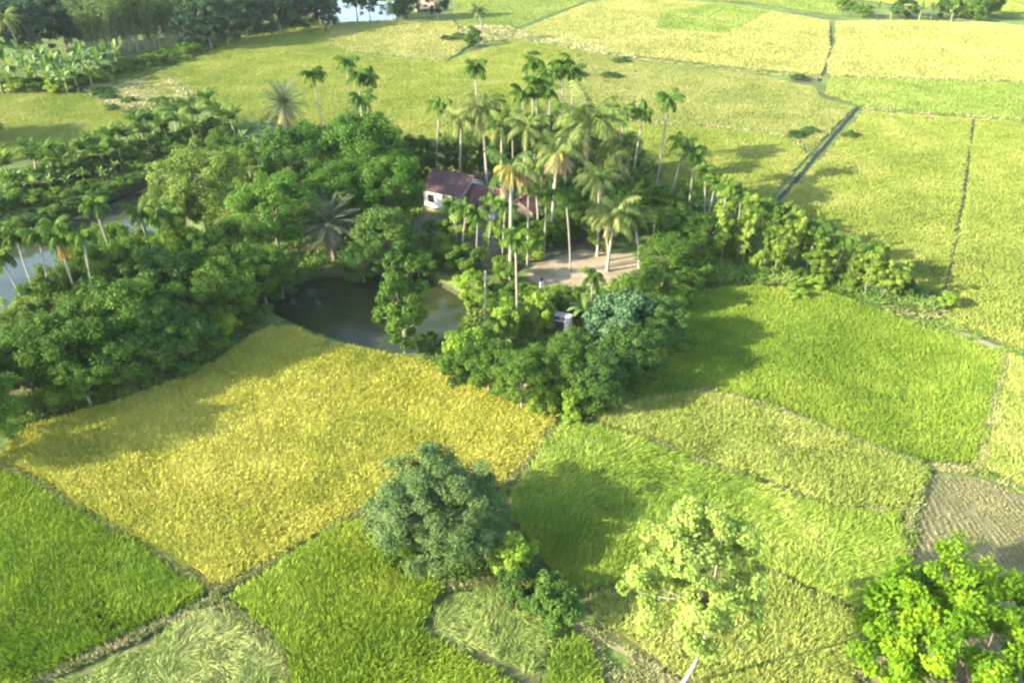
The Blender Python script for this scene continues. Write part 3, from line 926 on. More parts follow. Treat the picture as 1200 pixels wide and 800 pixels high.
# ------------------------------------------------------------------ palms
def frond(mb, az, e0, curve, L, npair, ll, lw, droop, mat, tint, rs, origin=(0, 0, 0), rach=.03, fold=.5, start=.12):
    ns = 10
    s = np.linspace(0, 1, ns)
    ang = e0 - curve * s ** 1.25
    dx = np.cos(ang) * L / (ns - 1); dz = np.sin(ang) * L / (ns - 1)
    hx = np.concatenate([[0], np.cumsum(dx[:-1])]); hz = np.concatenate([[0], np.cumsum(dz[:-1])])
    ca, sa = math.cos(az), math.sin(az)
    pts = np.stack([hx * ca, hx * sa, hz], -1) + np.asarray(origin)
    sd = np.array([-sa, ca, 0.0])
    # rachis: a thin three sided rod
    mb.tube(pts, np.linspace(rach, rach * .25, ns), 3, mat, min(1, tint + .25), cap=False)
    q = np.linspace(start, .99, npair)
    P = np.stack([np.interp(q, s, pts[:, i]) for i in range(3)], -1)
    A = np.interp(q, s, ang)
    T = np.stack([np.cos(A) * ca, np.cos(A) * sa, np.sin(A)], -1)
    prof = np.clip(np.sin(PI * (.12 + .80 * q)) ** .6, .25, 1)
    for sg in (-1, 1):
        ax = unit(T * (.35 + .5 * q)[:, None] + sd * sg + np.array([0, 0, -droop]) + rs.normal(0, .09, (npair, 3)))
        up = unit(np.cross(T, sd * sg) * sg)
        side = unit(np.cross(ax, np.cross(T, ax)))
        side = unit(T + rs.normal(0, .12, (npair, 3)))
        l = ll * prof * rs.uniform(.85, 1.1, npair)
        sag = np.stack([np.zeros(npair), np.zeros(npair), -l * .25 * (droop + .2)], -1)
        mb.kites(P, ax, side, l, lw, mat, np.clip(tint + rs.uniform(-.3, .3, npair), 0, 1), belly=.4, sag=sag)


def palm_trunk(H, r0, r1, lean=(0, 0), bulge=.3, seed=0):
    rs = np.random.RandomState(seed)
    s = np.linspace(0, 1, 12)
    pts = np.stack([lean[0] * s ** 1.6, lean[1] * s ** 1.6, s * H - .1 * (1 - s)], -1)
    rad = r1 + (r0 - r1) * np.exp(-s * 9) + (r0 - r1) * .25 * (1 - s)
    rad = rad * (1 + .05 * np.where(np.arange(12) % 2 == 0, 1, -1))
    mb = MB(); mb.tube(pts, rad, 8)
    return mb


def proto_palm(key, name, variants):
    PROTO[key] = (name, variants, {})


def areca_variant(seed, dead=None, young=False):
    rs = np.random.RandomState(seed)
    H = 10.0
    lean = rs.uniform(-.9, .9, 2)
    tm = palm_trunk(H, .13, .085, lean, seed=seed).mesh('areca_trunk', [M['bark_pale']], True)
    sh = MB(); sh.tube([(0, 0, -.1), (0, 0, .35), (.0, 0, .9)], [.10, .125, .07], 8)
    shm = sh.mesh('areca_crownshaft', [M['crownshaft']], True)
    mb = MB()
    nf = 12 if not young else 14
    for i in range(nf):
        frond(mb, i * 2.4 + rs.uniform(-.2, .2), (rs.uniform(.5, 1.4) if i > 4 else rs.uniform(-.2, .35)) if not young else rs.uniform(.6, 1.5), rs.uniform(1.4, 2.3) if not young else rs.uniform(.7, 1.5),
              rs.uniform(1.5, 2.1) * (1.25 if young else 1), 18, rs.uniform(.7, .85), .20 if not young else .13, rs.uniform(.5, 1.1) if not young else rs.uniform(.15, .5), 0, rs.uniform(.15, .75), rs, origin=(0, 0, .8), rach=.03)
    cm = mb.mesh('areca_crown', [M['frond']])
    dm = None
    if dead:
        db = MB()
        for i in range(2 if dead == 'frond_orange' else 2):
            frond(db, rs.uniform(0, 6.28), -.7, .9, 1.8, 13, .6, .16, 1.0, 0, rs.uniform(.3, .7), rs, origin=(0, 0, .4))
        dm = db.mesh('areca_dead_fronds', [M[dead]])
    return dict(H=H, lean=lean, parts=[('trunk', tm, 0), ('crownshaft', shm, 1), ('crown', cm, 1)] + ([('dead_fronds', dm, 1)] if dm else []))


def coco_variant(seed, H=11.0, nf=22, dead=6, L=4.3, mat='frond_coco', lean=None, deadmat='frond_dead', yellow=0, e_hi=1.25, droop=.7, trunk_mat='bark_pale', young=False):
    rs = np.random.RandomState(seed)
    lean = rs.uniform(-1.2, 1.2, 2) if lean is None else np.array(lean, float)
    tm = palm_trunk(H, .26, .15, lean, seed=seed).mesh('coconut_trunk', [M[trunk_mat]], True)
    mb = MB()
    for i in range(nf):
        k = i / max(1, nf - 1)
        frond(mb, i * 2.4 + rs.uniform(-.25, .25), e_hi - 1.5 * k + rs.uniform(-.15, .15), rs.uniform(1.1, 1.9), L * rs.uniform(.8, 1.05), 26,
              rs.uniform(.9, 1.15), .13, rs.uniform(droop * .6, droop * 1.4), 0, rs.uniform(.1, .9), rs, rach=.055, start=.16)
    cm = mb.mesh('coconut_crown', [M[mat]])
    parts = [('trunk', tm, 0), ('crown', cm, 1)]
    if dead:
        db = MB()
        for i in range(dead):
            frond(db, rs.uniform(0, 6.28), rs.uniform(-.9, -.2), rs.uniform(.5, 1.2), L * rs.uniform(.55, .85), 20, .8, .15, 1.3, 0, rs.uniform(.2, .9), rs,
                  origin=(0, 0, -.15), rach=.06)
        parts.append(('dead_fronds', db.mesh('coconut_dead_fronds', [M[deadmat]]), 1))
    if yellow:
        yb = MB()
        for i in range(yellow):
            frond(yb, rs.uniform(0, 6.28), rs.uniform(-.1, .9), rs.uniform(1.6, 2.3), L * rs.uniform(.55, .8), 20, .65, .07, 1.3, 0, rs.uniform(.2, .9), rs, rach=.07)
        parts.append(('yellow_fronds', yb.mesh('coconut_yellow_fronds', [M['frond_yellow']]), 1))
    if not young:
        nb = MB()
        for i in range(7):
            a = i * .9
            c = np.array([math.cos(a) * .28, math.sin(a) * .28, -.25 - .12 * (i % 3)])
            bm_lat = []
            for u in np.linspace(.05, PI - .05, 5):
                for w in np.arange(0, 2 * PI, PI / 3):
                    bm_lat.append(c + .13 * np.array([math.sin(u) * math.cos(w), math.sin(u) * math.sin(w), 1.2 * math.cos(u)]))
            F = [(r * 6 + q, r * 6 + (q + 1) % 6, (r + 1) * 6 + (q + 1) % 6, (r + 1) * 6 + q) for r in range(4) for q in range(6)]
            nb.add(bm_lat, F)
        parts.append(('nut_cluster', nb.mesh('coconut_nuts', [M['crownshaft']], True), 1))
    return dict(H=H, lean=lean, parts=parts)


def date_variant(seed, H=5.0, L=3.6, nf=60, dead=18):
    rs = np.random.RandomState(seed)
    lean = rs.uniform(-.3, .3, 2)
    tm = palm_trunk(H, .3, .24, lean, seed=seed).mesh('date_trunk', [M['bark_brown']], True)
    mb = MB()
    for i in range(nf):
        k = i / (nf - 1)
        frond(mb, i * 2.4, 1.4 - 1.9 * k + rs.uniform(-.1, .1), rs.uniform(.5, .95), L * rs.uniform(.85, 1.05), 26, .45, .07, .1, 0, rs.uniform(.1, .8), rs, rach=.04, start=.15)
    db = MB()
    for i in range(dead):
        frond(db, i * 2.4, rs.uniform(-1.3, -.6), rs.uniform(.1, .4), L * rs.uniform(.5, .8), 18, .4, .08, .5, 0, rs.uniform(.1, .7), rs, origin=(0, 0, -.3), rach=.04)
    return dict(H=H, lean=lean, parts=[('trunk', tm, 0), ('crown', mb.mesh('date_crown', [M['frond_date']]), 1),
                                       ('dead_fronds', db.mesh('date_dead', [M['frond_dead']]), 1)])


proto_palm('areca', 'areca_palm', [areca_variant(s) for s in (1, 2, 3, 4)])
proto_palm('areca_young', 'areca_palm', [areca_variant(s, None, True) for s in (5, 6, 7)])
proto_palm('areca_orange', 'areca_palm', [areca_variant(9, 'frond_orange')])
proto_palm('coco', 'coconut_palm', [coco_variant(11, dead=3), coco_variant(12, dead=2, nf=26), coco_variant(13, nf=18, dead=3)])
proto_palm('coco_dying', 'coconut_palm', [coco_variant(21, H=9, nf=7, dead=13, L=3.6, yellow=5, lean=(.3, .4)), coco_variant(22, H=9, nf=9, dead=12, L=3.6, yellow=3)])
proto_palm('coco_lean', 'coconut_palm', [coco_variant(31, H=6, nf=22, dead=5, L=3.6, lean=(.6, .3), droop=1.0), coco_variant(32, H=5.5, nf=14, dead=6, L=3.3, lean=(1.6, .5), droop=1.1)])
proto_palm('date', 'date_palm', [date_variant(41), date_variant(42, H=9, L=3.0, nf=44, dead=20)])


def plant_palm(key, cx, cy, h, label, group=None, s=1.0, rz=None, variant=None, base=None):
    """the top of the trunk (height h) is seen at photo pixel cx, cy"""
    name, lst, made = PROTO[key]
    i = _ctr.get(key, 0); _ctr[key] = i + 1
    vi = (variant if variant is not None else i) % len(lst)
    v = lst[vi]
    if vi not in made:
        o = empty(name)
        for nm, me, top in v['parts']: link(nm, me, o)
        made[vi] = o
    else:
        o = dup(made[vi])
    kz = h / v['H']
    for ch in o.children:
        nm = ch.name.split('.')[0]
        if nm == 'trunk':
            ch.scale = (s, s, kz)
        else:
            ch.location = (v['lean'][0] * s, v['lean'][1] * s, h - .05)
            ch.scale = (s, s, s)
    a = rz if rz is not None else (i * 2.1) % (2 * PI)
    q = base if base is not None else G(cx, cy, h)
    lx, ly = v['lean'] * s
    if base is None:
        o.location = (q.x - (lx * math.cos(a) - ly * math.sin(a)), q.y - (lx * math.sin(a) + ly * math.cos(a)), 0)
    else:
        o.location = (q.x, q.y, 0)
    o.rotation_euler = (0, 0, a)
    tag(o, label, 'palm tree', group)
    if not group and 'group' in o: del o['group']
    return o


# ------------------------------------------------------------------ banana, bamboo
def banana_variant(seed, H=4.2):
    rs = np.random.RandomState(seed)
    st = MB()
    sh = H * .5
    s = np.linspace(0, 1, 6)
    st.tube(np.stack([.1 * s, .05 * s, s * sh - .05 * (1 - s)], -1), .16 - .07 * s, 8)
    mb = MB()
    nl = 9
    for i in range(nl):
        az = i * 2.4 + rs.uniform(-.3, .3); e0 = rs.uniform(.7, 1.45) if i > 1 else 1.5; cv = rs.uniform(1.2, 2.4) if i > 1 else .5
        L = H * rs.uniform(.5, .65); W = .62 * H / 4.2
        ns = 9
        q = np.linspace(0, 1, ns); ang = e0 - cv * q ** 1.4
        hx = np.concatenate([[0], np.cumsum(np.cos(ang[:-1]))]) * L / (ns - 1); hz = np.concatenate([[0], np.cumsum(np.sin(ang[:-1]))]) * L / (ns - 1)
        mid = np.stack([hx * math.cos(az) + .1, hx * math.sin(az) + .05, hz + sh - .05], -1)
        sd = np.array([-math.sin(az), math.cos(az), 0])
        w = W * .5 * np.clip(np.sin(PI * (.04 + .94 * q)) ** .5, 0, 1); w[0] = .03; w[1] = .05; w[-1] = .02
        upv = np.stack([-np.sin(ang) * math.cos(az), -np.sin(ang) * math.sin(az), np.cos(ang)], -1)
        fold = .25
        tt = rs.uniform(.1, .9)
        a = mid + sd * w[:, None] + upv * (w * fold)[:, None] + np.array([0, 0, -1]) * (rs.uniform(0, .06, ns))[:, None]
        b = mid - sd * w[:, None] + upv * (w * fold)[:, None] + np.array([0, 0, -1]) * (rs.uniform(0, .06, ns))[:, None]
        V = np.concatenate([a, mid, b])
        F = []
        for j in range(ns - 1):
            F.append((j, j + 1, ns + j + 1, ns + j)); F.append((ns + j, ns + j + 1, 2 * ns + j + 1, 2 * ns + j))
        mb.add(V, F, 0, tt)
    return (mb.mesh('banana_leaves', [M['banana_leaf']]), st.mesh('banana_stem', [M['banana_stem']], True), H, 2.0)


PROTO['banana'] = ('banana_plant', [banana_variant(s) for s in (1, 2, 3, 4)], {})


def plant_banana(cx, cy, h, label, group=None, base=None):
    name, lst, made = PROTO['banana']
    i = _ctr.get('banana', 0); _ctr['banana'] = i + 1
    vi = i % len(lst)
    lm, sm, Hn, Rn = lst[vi]
    if vi not in made:
        o = empty(name); link('stem', sm, o); link('leaves', lm, o); made[vi] = o
    else:
        o = dup(made[vi])
    p = base if base is not None else G(cx, cy, h * .62)
    o.location = (p.x, p.y, 0); o.rotation_euler = (0, 0, i * 1.9); k = h / Hn; o.scale = (k, k, k)
    tag(o, label, 'banana plant', group)
    if not group and 'group' in o: del o['group']
    return o


def bamboo_variant(seed, H=14.0, nc=26):
    rs = np.random.RandomState(seed)
    cb = MB(); fb = MB()
    for i in range(nc):
        a = rs.uniform(0, 2 * PI); r = 1.6 * math.sqrt(rs.rand()); out = rs.uniform(.5, 3.2)
        hh = H * rs.uniform(.7, 1.05)
        s = np.linspace(0, 1, 8)
        pts = np.stack([math.cos(a) * (r + out * s ** 2.2), math.sin(a) * (r + out * s ** 2.2), hh * (s - .12 * s ** 4)], -1)
        cb.tube(pts, .085 - .06 * s, 5, cap=False)
        n = 170
        q = .25 + .75 * rs.rand(n) ** .7
        P = np.stack([np.interp(q, s, pts[:, k]) for k in range(3)], -1) + rs.normal(0, .45, (n, 3)) * (.5 + q)[:, None]
        ax = unit(rdir(rs, n) + np.array([0, 0, -.6]))
        fb.kites(P, ax, unit(np.cross(ax, rdir(rs, n))), rs.uniform(.4, .8, n), .2, 0, np.clip(rs.uniform(0, .4) + rs.rand(n) * .6, 0, 1))
    return (fb.mesh('bamboo_foliage', [M['bamboo_leaf']]), cb.mesh('bamboo_culms', [M['bamboo_culm']], True), H, 4)


PROTO['bamboo'] = ('bamboo_clump', [bamboo_variant(s) for s in (3, 4)], {})


def plant_bamboo(bx, by, h, label, group=None):
    name, lst, made = PROTO['bamboo']
    i = _ctr.get('bamboo', 0); _ctr['bamboo'] = i + 1
    vi = i % len(lst)
    fm, cm, Hn, Rn = lst[vi]
    if vi not in made:
        o = empty(name); link('culms', cm, o); link('foliage', fm, o); made[vi] = o
    else:
        o = dup(made[vi])
    p = G(bx, by); o.location = (p.x, p.y, 0); o.rotation_euler = (0, 0, i * 1.3); k = h / Hn; o.scale = (k, k, k)
    tag(o, label, 'bamboo', group)
    return o


# ------------------------------------------------------------------ planting: foreground
plant_tree('bushtree', 510, 596, 7.3, 5.3, 'large rounded grey-green bushy tree on the bund in the foreground', frac=.5)
b = G(795, 806)
plant_tree('paletree', 0, 0, height_at(b, 606), 4.5, 'tall pale yellow-green tree with a white forked trunk at the bottom', base=b)
plant_tree('limetree', 1158, 768, 10.5, 7.0, 'vivid lime green tree with some orange leaves in the bottom right corner', frac=.7)
b = G(474, 412)
plant_tree('pondtree', 0, 0, height_at(b, 290), 4.0, 'slender cone-shaped light green tree on the near edge of the pond', base=b)
plant_tree('shrub_light', 602, 648, 3.6, 1.7, 'light green shrub on the bund right of the grey-green bushy tree')
plant_tree('shrub_dark', 612, 682, 2.9, 1.6, 'dark shrub in the middle of the three on the foreground bund')
plant_tree('shrub_dark', 648, 702, 3.2, 2.0, 'wide dark shrub at the path end of the foreground bund')
plant_tree('shrub', 470, 642, 1.6, 1.4, 'low pale shrub at the foot of the grey-green bushy tree')
plant_tree('shrub_light', 672, 486, 1.7, 1.0, 'small bright shrub at the corner where the golden and green plots meet')
plant_tree('shrub_dark', 452, 628, 1.1, .8, 'tiny dark shrub at the left foot of the grey-green bushy tree')

# big trees between canal and house
plant_tree('broad', 352, 182, 12, 5.6, 'broad bright green tree at the left of the big grove, below the shaggy date palm')
plant_tree('broad', 430, 178, 13, 6.4, 'largest dark green spreading tree of the grove left of the house')
plant_tree('broad', 452, 218, 10.5, 4.6, 'broad dark green tree nearest the white house wall')
plant_tree('broad', 320, 244, 11, 5.2, 'broad green tree between the pale green tree and the drooping date palm')
plant_tree('broad', 405, 226, 10, 4.8, 'dense dark tree directly behind the drooping date palm')
plant_tree('dark', 452, 270, 8, 4.0, 'dark tree overhanging the far shore of the pond')
plant_tree('light', 232, 216, 12, 6.0, 'pale yellow-green spreading tree at the head of the canal')
plant_tree('light', 196, 246, 8.5, 3.6, 'smaller pale yellow-green tree at the canal edge, left of the spreading one')
plant_tree('grove', 278, 292, 9, 4.2, 'mid green tree at the west shore of the pond')
plant_tree('grove', 304, 312, 7.5, 3.4, 'low leafy tree leaning over the western end of the pond')
plant_tree('dark', 488, 182, 9, 2.6, 'narrow dark tree behind the left end of the white house')
plant_tree('grove', 290, 190, 7, 3.4, 'grey-green tree below the far bank palms')
plant_tree('grove', 262, 168, 6, 2.8, 'leafy tree between the canal head and the shaggy date palm')
plant_palm('date', 384, 262, 5.2, 'drooping grey-green date palm overhanging the dark pond', variant=0, s=1.3)
plant_palm('date', 332, 122, 10.5, 'shaggy date palm with a brown skirt rising above the left grove', variant=1, s=1.4)

# grove between canal and golden plot
gl = [(52, 356, 8, 2.8), (30, 384, 7.5, 2.8), (136, 292, 9, 2.8), (166, 298, 9, 2.6), (100, 304, 8, 2.6), (204, 300, 9.5, 3.2), (240, 302, 9.5, 3.4), (74, 344, 8, 3.0), (24, 412, 6.5, 3.2), (66, 374, 7.5, 3.6), (112, 328, 9, 4.2), (152, 318, 8.5, 3.8), (190, 330, 9, 4.2), (228, 352, 8, 3.6), (52, 410, 8.5, 4.0),
      (98, 396, 9, 4.4), (140, 372, 9.5, 4.6), (178, 386, 8, 3.8), (214, 396, 6.5, 3.0), (28, 436, 6, 3.0), (94, 436, 6, 3.2), (140, 424, 5.5, 2.8), (252, 378, 4.2, 2.2),
      (-40, 440, 8, 4), (-50, 480, 9, 4.2), (262, 338, 8, 3.4)]
gt = ['leafy tree screening the canal, below the second areca palm', 'leafy tree screening the canal near the left edge', 'bright leafy tree rising over the canal behind the front grove', 'leafy tree by the twin areca palms of the front grove', 'light tree behind the drooping areca palms of the front grove', 'leafy tree just below the pale spreading tree', 'leafy tree where canal and big grove meet', 'leafy tree at the foot of the orange-fronded areca palm', 'grey-green tree at the left edge of the front grove beside the canal', 'pale feathery tree under the left pair of areca palms', 'dense mid green tree below the slim areca trunks',
      'bright leafy tree at the canal side of the front grove', 'tall dark green tree in the middle of the front grove', 'leafy tree whose bare stems stand at the right end of the canal',
      'wide leafy tree above the small inlet', 'wide light green tree in the heart of the front grove', 'biggest dark tree of the front grove, shading the golden plot',
      'rounded dark tree on the field side of the front grove', 'low dark tree at the right foot of the front grove', 'low tree standing over the small inlet at the left edge',
      'low bright tree on the field side near the inlet', 'low dark tree at the edge of the golden plot', 'small bright bush at the right tip of the front grove',
      'tree cut off by the left edge by the canal', 'tree cut off by the left edge by the golden plot', 'tree beside the stems between canal and pond']
gk = ['grove', 'light', 'grove', 'light', 'grove', 'grove', 'grove', 'light', 'grove', 'light', 'grove', 'grove', 'dark', 'grove', 'grove', 'grove', 'grove', 'dark', 'dark', 'dark', 'grove', 'dark', 'shrub_light', 'grove', 'grove', 'grove']
for (x, y, h, r), t, k in zip(gl, gt, gk):
    plant_tree(k, x, y, h, r, t, 'trees of the grove between canal and golden plot')
la = [(4, 308, 10, 'areca_orange', 'areca palm with an orange dead frond at the very left edge'), (20, 284, 11, 'areca', 'areca palm second from the left edge in front of the blue canal'),
      (46, 282, 11.5, 'areca', 'dark areca palm left of the one with the orange frond in the front grove'), (70, 286, 11.5, 'areca_orange', 'areca palm with an orange dead frond and a long white trunk'),
      (66, 274, 12.2, 'areca', 'areca palm crowded behind the orange-fronded one'), (98, 284, 11.5, 'areca', 'dark drooping areca palm right of the orange-fronded one'),
      (112, 246, 11.5, 'areca', 'areca palm standing highest over the canal in the front grove'), (164, 256, 10, 'areca', 'areca palm with yellowing fronds before the pale tree'),
      (188, 262, 10, 'areca', 'areca palm left of the twin pair before the pale tree'), (201, 258, 10, 'areca', 'rightmost areca palm of the front grove, before the pale tree')]
for x, y, h, k, t in la:
    plant_palm(k, x, y, h, t, 'areca palms of the front grove')
plant_banana(78, 372, 3.5, 'banana plant among the trees of the front grove')
plant_palm('areca', 255, 322, 6, 'short areca palm at the right end of the canal', 'areca palms of the front grove', s=.9)
plant_palm('areca', 268, 330, 5.2, 'shortest areca palm at the right end of the canal, by the pond', 'areca palms of the front grove', s=.9)

# far bank of the canal: young areca palms and bananas
fb = [(8, 196, 5), (40, 180, 5.4), (48, 190, 4.6), (58, 184, 5.2), (70, 192, 4.8), (84, 184, 5.2), (100, 178, 5.4), (112, 172, 5.6), (120, 182, 5), (131, 164, 6), (140, 176, 5.2), (150, 162, 5.6),
      (164, 148, 6), (172, 158, 5.2), (182, 144, 6), (194, 152, 5.5), (204, 132, 6.4), (212, 144, 6), (220, 128, 6.8), (232, 136, 6.2), (243, 120, 7.2), (252, 130, 6.6), (262, 138, 6.2), (272, 142, 6.0), (226, 152, 5.5)]
fb.sort()
for i, (x, y, h) in enumerate(fb):
    plant_palm('areca_young', x, y + 5, h * .5, 'dark bushy young areca palm on the far canal bank, %s from the left' % ORD[i], 'young areca palms on the far canal bank', s=1.25)
fbb = [(2, 222, 3.8), (20, 206, 4.4), (36, 214, 3.6), (58, 214, 3.6), (78, 212, 3.4), (96, 204, 3.4), (118, 204, 3.2), (134, 196, 3.4), (158, 182, 3.4), (176, 176, 3.4), (284, 160, 4), (296, 168, 4.2), (308, 150, 4.4), (276, 172, 4)]
fbb.sort()
for i, (x, y, h) in enumerate(fbb):
    plant_banana(x, y, h * .85, 'light green banana plant on the far canal bank, %s from the left' % ORD[i], 'banana plants on the far canal bank')
for i, (x, y, h, r) in enumerate([(10, 232, 3, 2.6), (40, 232, 2.4, 2.0), (70, 228, 2.2, 1.8), (-20, 244, 3, 2.6), (100, 218, 2.2, 1.8), (200, 170, 3.2, 2.2), (160, 194, 2.2, 1.8)]):
    plant_tree('shrub', x, y, h, r, 'low green shrub on the canal slope, %s from the left' % ORD[sorted([10, 40, 70, -20, 100, 200, 160]).index(x)], 'shrubs on the far canal bank', cat='shrub')

for i, (x, y) in enumerate([(-8, 268), (16, 262), (38, 256), (60, 246), (82, 238), (104, 230), (126, 222), (146, 213), (162, 206)]):
    plant_tree('shrub' if i % 2 else 'shrub_dark', x, y, 1.5, 1.7, 'low bush hanging over the far canal bank edge, %s from the left' % ORD[i], 'bushes along the canal bank edge', cat='shrub')
bank_x = [(18, 214), (50, 208), (66, 204), (92, 198), (108, 192), (126, 190), (146, 182), (156, 172), (180, 166), (190, 160), (214, 158), (238, 148), (250, 146), (266, 154)]
for i, (x, y) in enumerate(bank_x):
    plant_tree('shrub_dark' if i % 2 else 'shrub', x, y, 2.8, 2.2, 'leafy bush among the young areca palms of the far bank, %s from the left' % ORD[i], 'bushes among the far bank palms', cat='shrub')

# ------------------------------------------------------------------ planting: top of the photo
bt = [(-12, 76, 5), (4, 66, 6), (14, 82, 5), (28, 74, 5.2), (40, 80, 4.8), (52, 82, 5), (62, 74, 5.4), (70, 84, 4.6), (80, 74, 5.6), (92, 66, 5.6), (98, 76, 5), (112, 70, 5), (124, 66, 5), (134, 62, 4.8)]
bt += [(-4, 88, 4.6), (10, 92, 4), (22, 60, 5.4), (34, 88, 4.2), (46, 66, 5.2), (56, 92, 4), (74, 92, 4), (86, 86, 4.6), (104, 84, 4.4), (118, 78, 4.4), (-16, 62, 5.4)]
bt.sort()
for i, (x, y, h) in enumerate(bt):
    plant_banana(x, y, h * 1.35, 'pale banana plant below the bamboo at the upper left, %s from the left' % ORD[i], 'banana plants below the bamboo')
for i, (x, y, h) in enumerate([(112, 66, 15), (134, 64, 17), (156, 60, 17), (180, 58, 16), (204, 54, 15)]):
    plant_bamboo(x, y, h, 'tall bamboo clump with pale culms at the upper left, %s from the left' % ORD[i], 'bamboo clumps at the upper left')
for i, (x, y, h, r) in enumerate([(-6, 96, 3, 2.8), (18, 98, 3, 2.8), (42, 98, 2.8, 2.6), (66, 98, 3, 2.8), (90, 94, 3, 2.8), (112, 88, 3, 2.8), (134, 80, 3, 2.8), (150, 74, 3.2, 3), (172, 70, 3, 2.8), (196, 64, 3, 2.8), (222, 56, 3, 2.8)]):
    plant_tree('shrub_light' if i in (1, 3) else 'shrub', x, y, h, r, 'low bush at the foot of the upper left bananas and bamboo, %s from the left' % ORD[i], 'bushes at the foot of the bananas and bamboo', cat='shrub')
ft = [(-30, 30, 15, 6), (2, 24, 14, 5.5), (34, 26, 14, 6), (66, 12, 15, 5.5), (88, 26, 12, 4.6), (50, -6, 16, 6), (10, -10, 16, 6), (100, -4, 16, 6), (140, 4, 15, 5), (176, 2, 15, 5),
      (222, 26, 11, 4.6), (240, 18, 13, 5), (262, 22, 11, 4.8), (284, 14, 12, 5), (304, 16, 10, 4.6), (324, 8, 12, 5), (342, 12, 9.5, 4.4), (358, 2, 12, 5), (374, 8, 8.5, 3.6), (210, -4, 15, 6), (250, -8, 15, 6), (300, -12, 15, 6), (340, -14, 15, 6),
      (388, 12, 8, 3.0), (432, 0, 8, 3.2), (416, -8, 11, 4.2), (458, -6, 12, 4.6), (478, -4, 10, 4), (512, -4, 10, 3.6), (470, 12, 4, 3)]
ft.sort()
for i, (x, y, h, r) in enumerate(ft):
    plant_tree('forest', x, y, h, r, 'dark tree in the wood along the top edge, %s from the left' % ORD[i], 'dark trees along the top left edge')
plant_tree('grove', 30, 38, 8, 4.2, 'lighter green rounded tree in the shade at the upper left')
plant_palm('coco', 6, 22, 11, 'coconut palm with grey fronds in the upper left corner')
for i, (x, y, h, r) in enumerate([(-60, 128, 9, 4), (-40, 138, 8, 4)]):
    plant_tree('dark', x, y, h, r, 'tree cut off by the left edge beside the far plot, the %s one' % ('taller' if i == 0 else 'lower'))
b = G(565, 51)
plant_palm('coco', 0, 0, height_at(b, 12), 'lone palm with a white trunk on the far bund at the top', base=b, s=.75, variant=1, rz=.6)
plant_tree('shrub_dark', 554, 42, 4.5, 2.4, 'scrubby dark bush beside the lone white-trunked palm', cat='shrub')
plant_tree('shrub_dark', 538, 42, 1.8, 2.2, 'low dark bush at the right corner of the far golden plot', cat='shrub')
plant_tree('shrub_dark', 524, 44, 1.4, 1.8, 'lowest dark bush at the right corner of the far golden plot', cat='shrub')
tr = [(1012, 10, 'shrub', 4, 3), (1030, 8, 'banana', 5, 0), (1046, 12, 'banana', 5, 0), (1062, 8, 'shrub_dark', 5, 4), (1080, 10, 'banana', 5.4, 0), (1094, 10, 'banana', 5, 0), (1108, 8, 'shrub_dark', 5, 3.6), (1118, 12, 'banana', 5, 0),
      (1132, 8, 'shrub', 5.5, 4), (1150, 6, 'shrub_dark', 7, 4), (1164, 4, 'shrub', 6, 3.6), (990, 4, 'shrub', 3, 3)]
tr.sort()
for i, (x, y, k, h, r) in enumerate(tr):
    t = 'in the far plant strip at the top right, %s from the left' % ORD[i]
    if k == 'banana': plant_banana(x, y, h, 'pale banana plant ' + t, 'plants of the strip at the top right')
    else: plant_tree(k, x, y, h, r, 'rounded bush ' + t, 'plants of the strip at the top right', cat='shrub')
for i, (x, y, r, h) in enumerate([(118, 106, 2.2, 1.6), (126, 113, 1.8, 1.3), (150, 117, 1.6, 1.2), (188, 117, 2.2, 1.2), (158, 133, 2.4, 1.4), (130, 126, 1.8, 1.0), (626, 62, 1.6, 1.0), (676, 86, 2.2, 1.2), (716, 88, 2.4, 1.2), (728, 70, 2.2, 1.2), (936, 90, 1.8, 1.2), (934, 157, 2.0, 1.1), (996, 157, 1.6, 1.0), (950, 152, 1.6, 1.0), (660, 64, 1.2, .8)]):
    plant_tree('shrub_dark', x, y, h, r, ('low dark scrub hummock in the left plot, %s nearest the bamboo' % ORD[i]) if i < 6 else ('low dark weed clump behind the palms, %s' % ['at the left end', 'left of the pair', 'right of the pair', 'above the pair', 'at the right by the thin ditch', 'left of the dark ditch', 'right of the dark ditch', 'beside the one left of the dark ditch', 'above the left end'][i - 6]),
               'low scrub clumps in the far plots', cat='shrub')

# ------------------------------------------------------------------ planting: palms around the house
ba = [(368, 94, 13.5, 'small lone areca palm right of the shaggy date palm'), (406, 80, 15, 'upper left areca palm of the cluster behind the big grove'),
      (420, 96, 14.5, 'second highest areca palm of the cluster behind the big grove'), (432, 99, 14, 'rightmost areca palm of the cluster behind the big grove'),
      (424, 124, 12.5, 'lowest areca palm of the cluster behind the big grove'), (515, 131, 11.5, 'short areca palm alone between the big grove and the coconut palms'),
      (557, 86, 16.5, 'tall areca palm rising behind the left coconut palm'), (612, 117, 14.5, 'left areca palm of the tight cluster behind the house'),
      (625, 82, 16.5, 'highest areca palm of the tight cluster behind the house'), (641, 115, 14.5, 'right areca palm of the tight cluster behind the house'),
      (631, 104, 15.5, 'middle areca palm of the tight cluster behind the house'), (645, 93, 15.8, 'thin areca palm just right of the highest in the tight cluster'),
      (659, 82, 16.2, 'left areca palm of the twin crowns above the right coconut palm'), (671, 90, 15.5, 'right areca palm of the twin crowns above the right coconut palm'),
      (730, 138, 12.5, 'left areca palm of the pair right of the big coconut palm'), (753, 140, 12.5, 'right areca palm of the pair right of the big coconut palm'),
      (783, 124, 13.6, 'tall areca palm with a long bare white trunk standing apart on the right'), (801, 174, 9.5, 'areca palm with a dead hanging frond at the left of the sapling row'),
      (813, 188, 8.5, 'lowest areca palm at the start of the sapling row')]
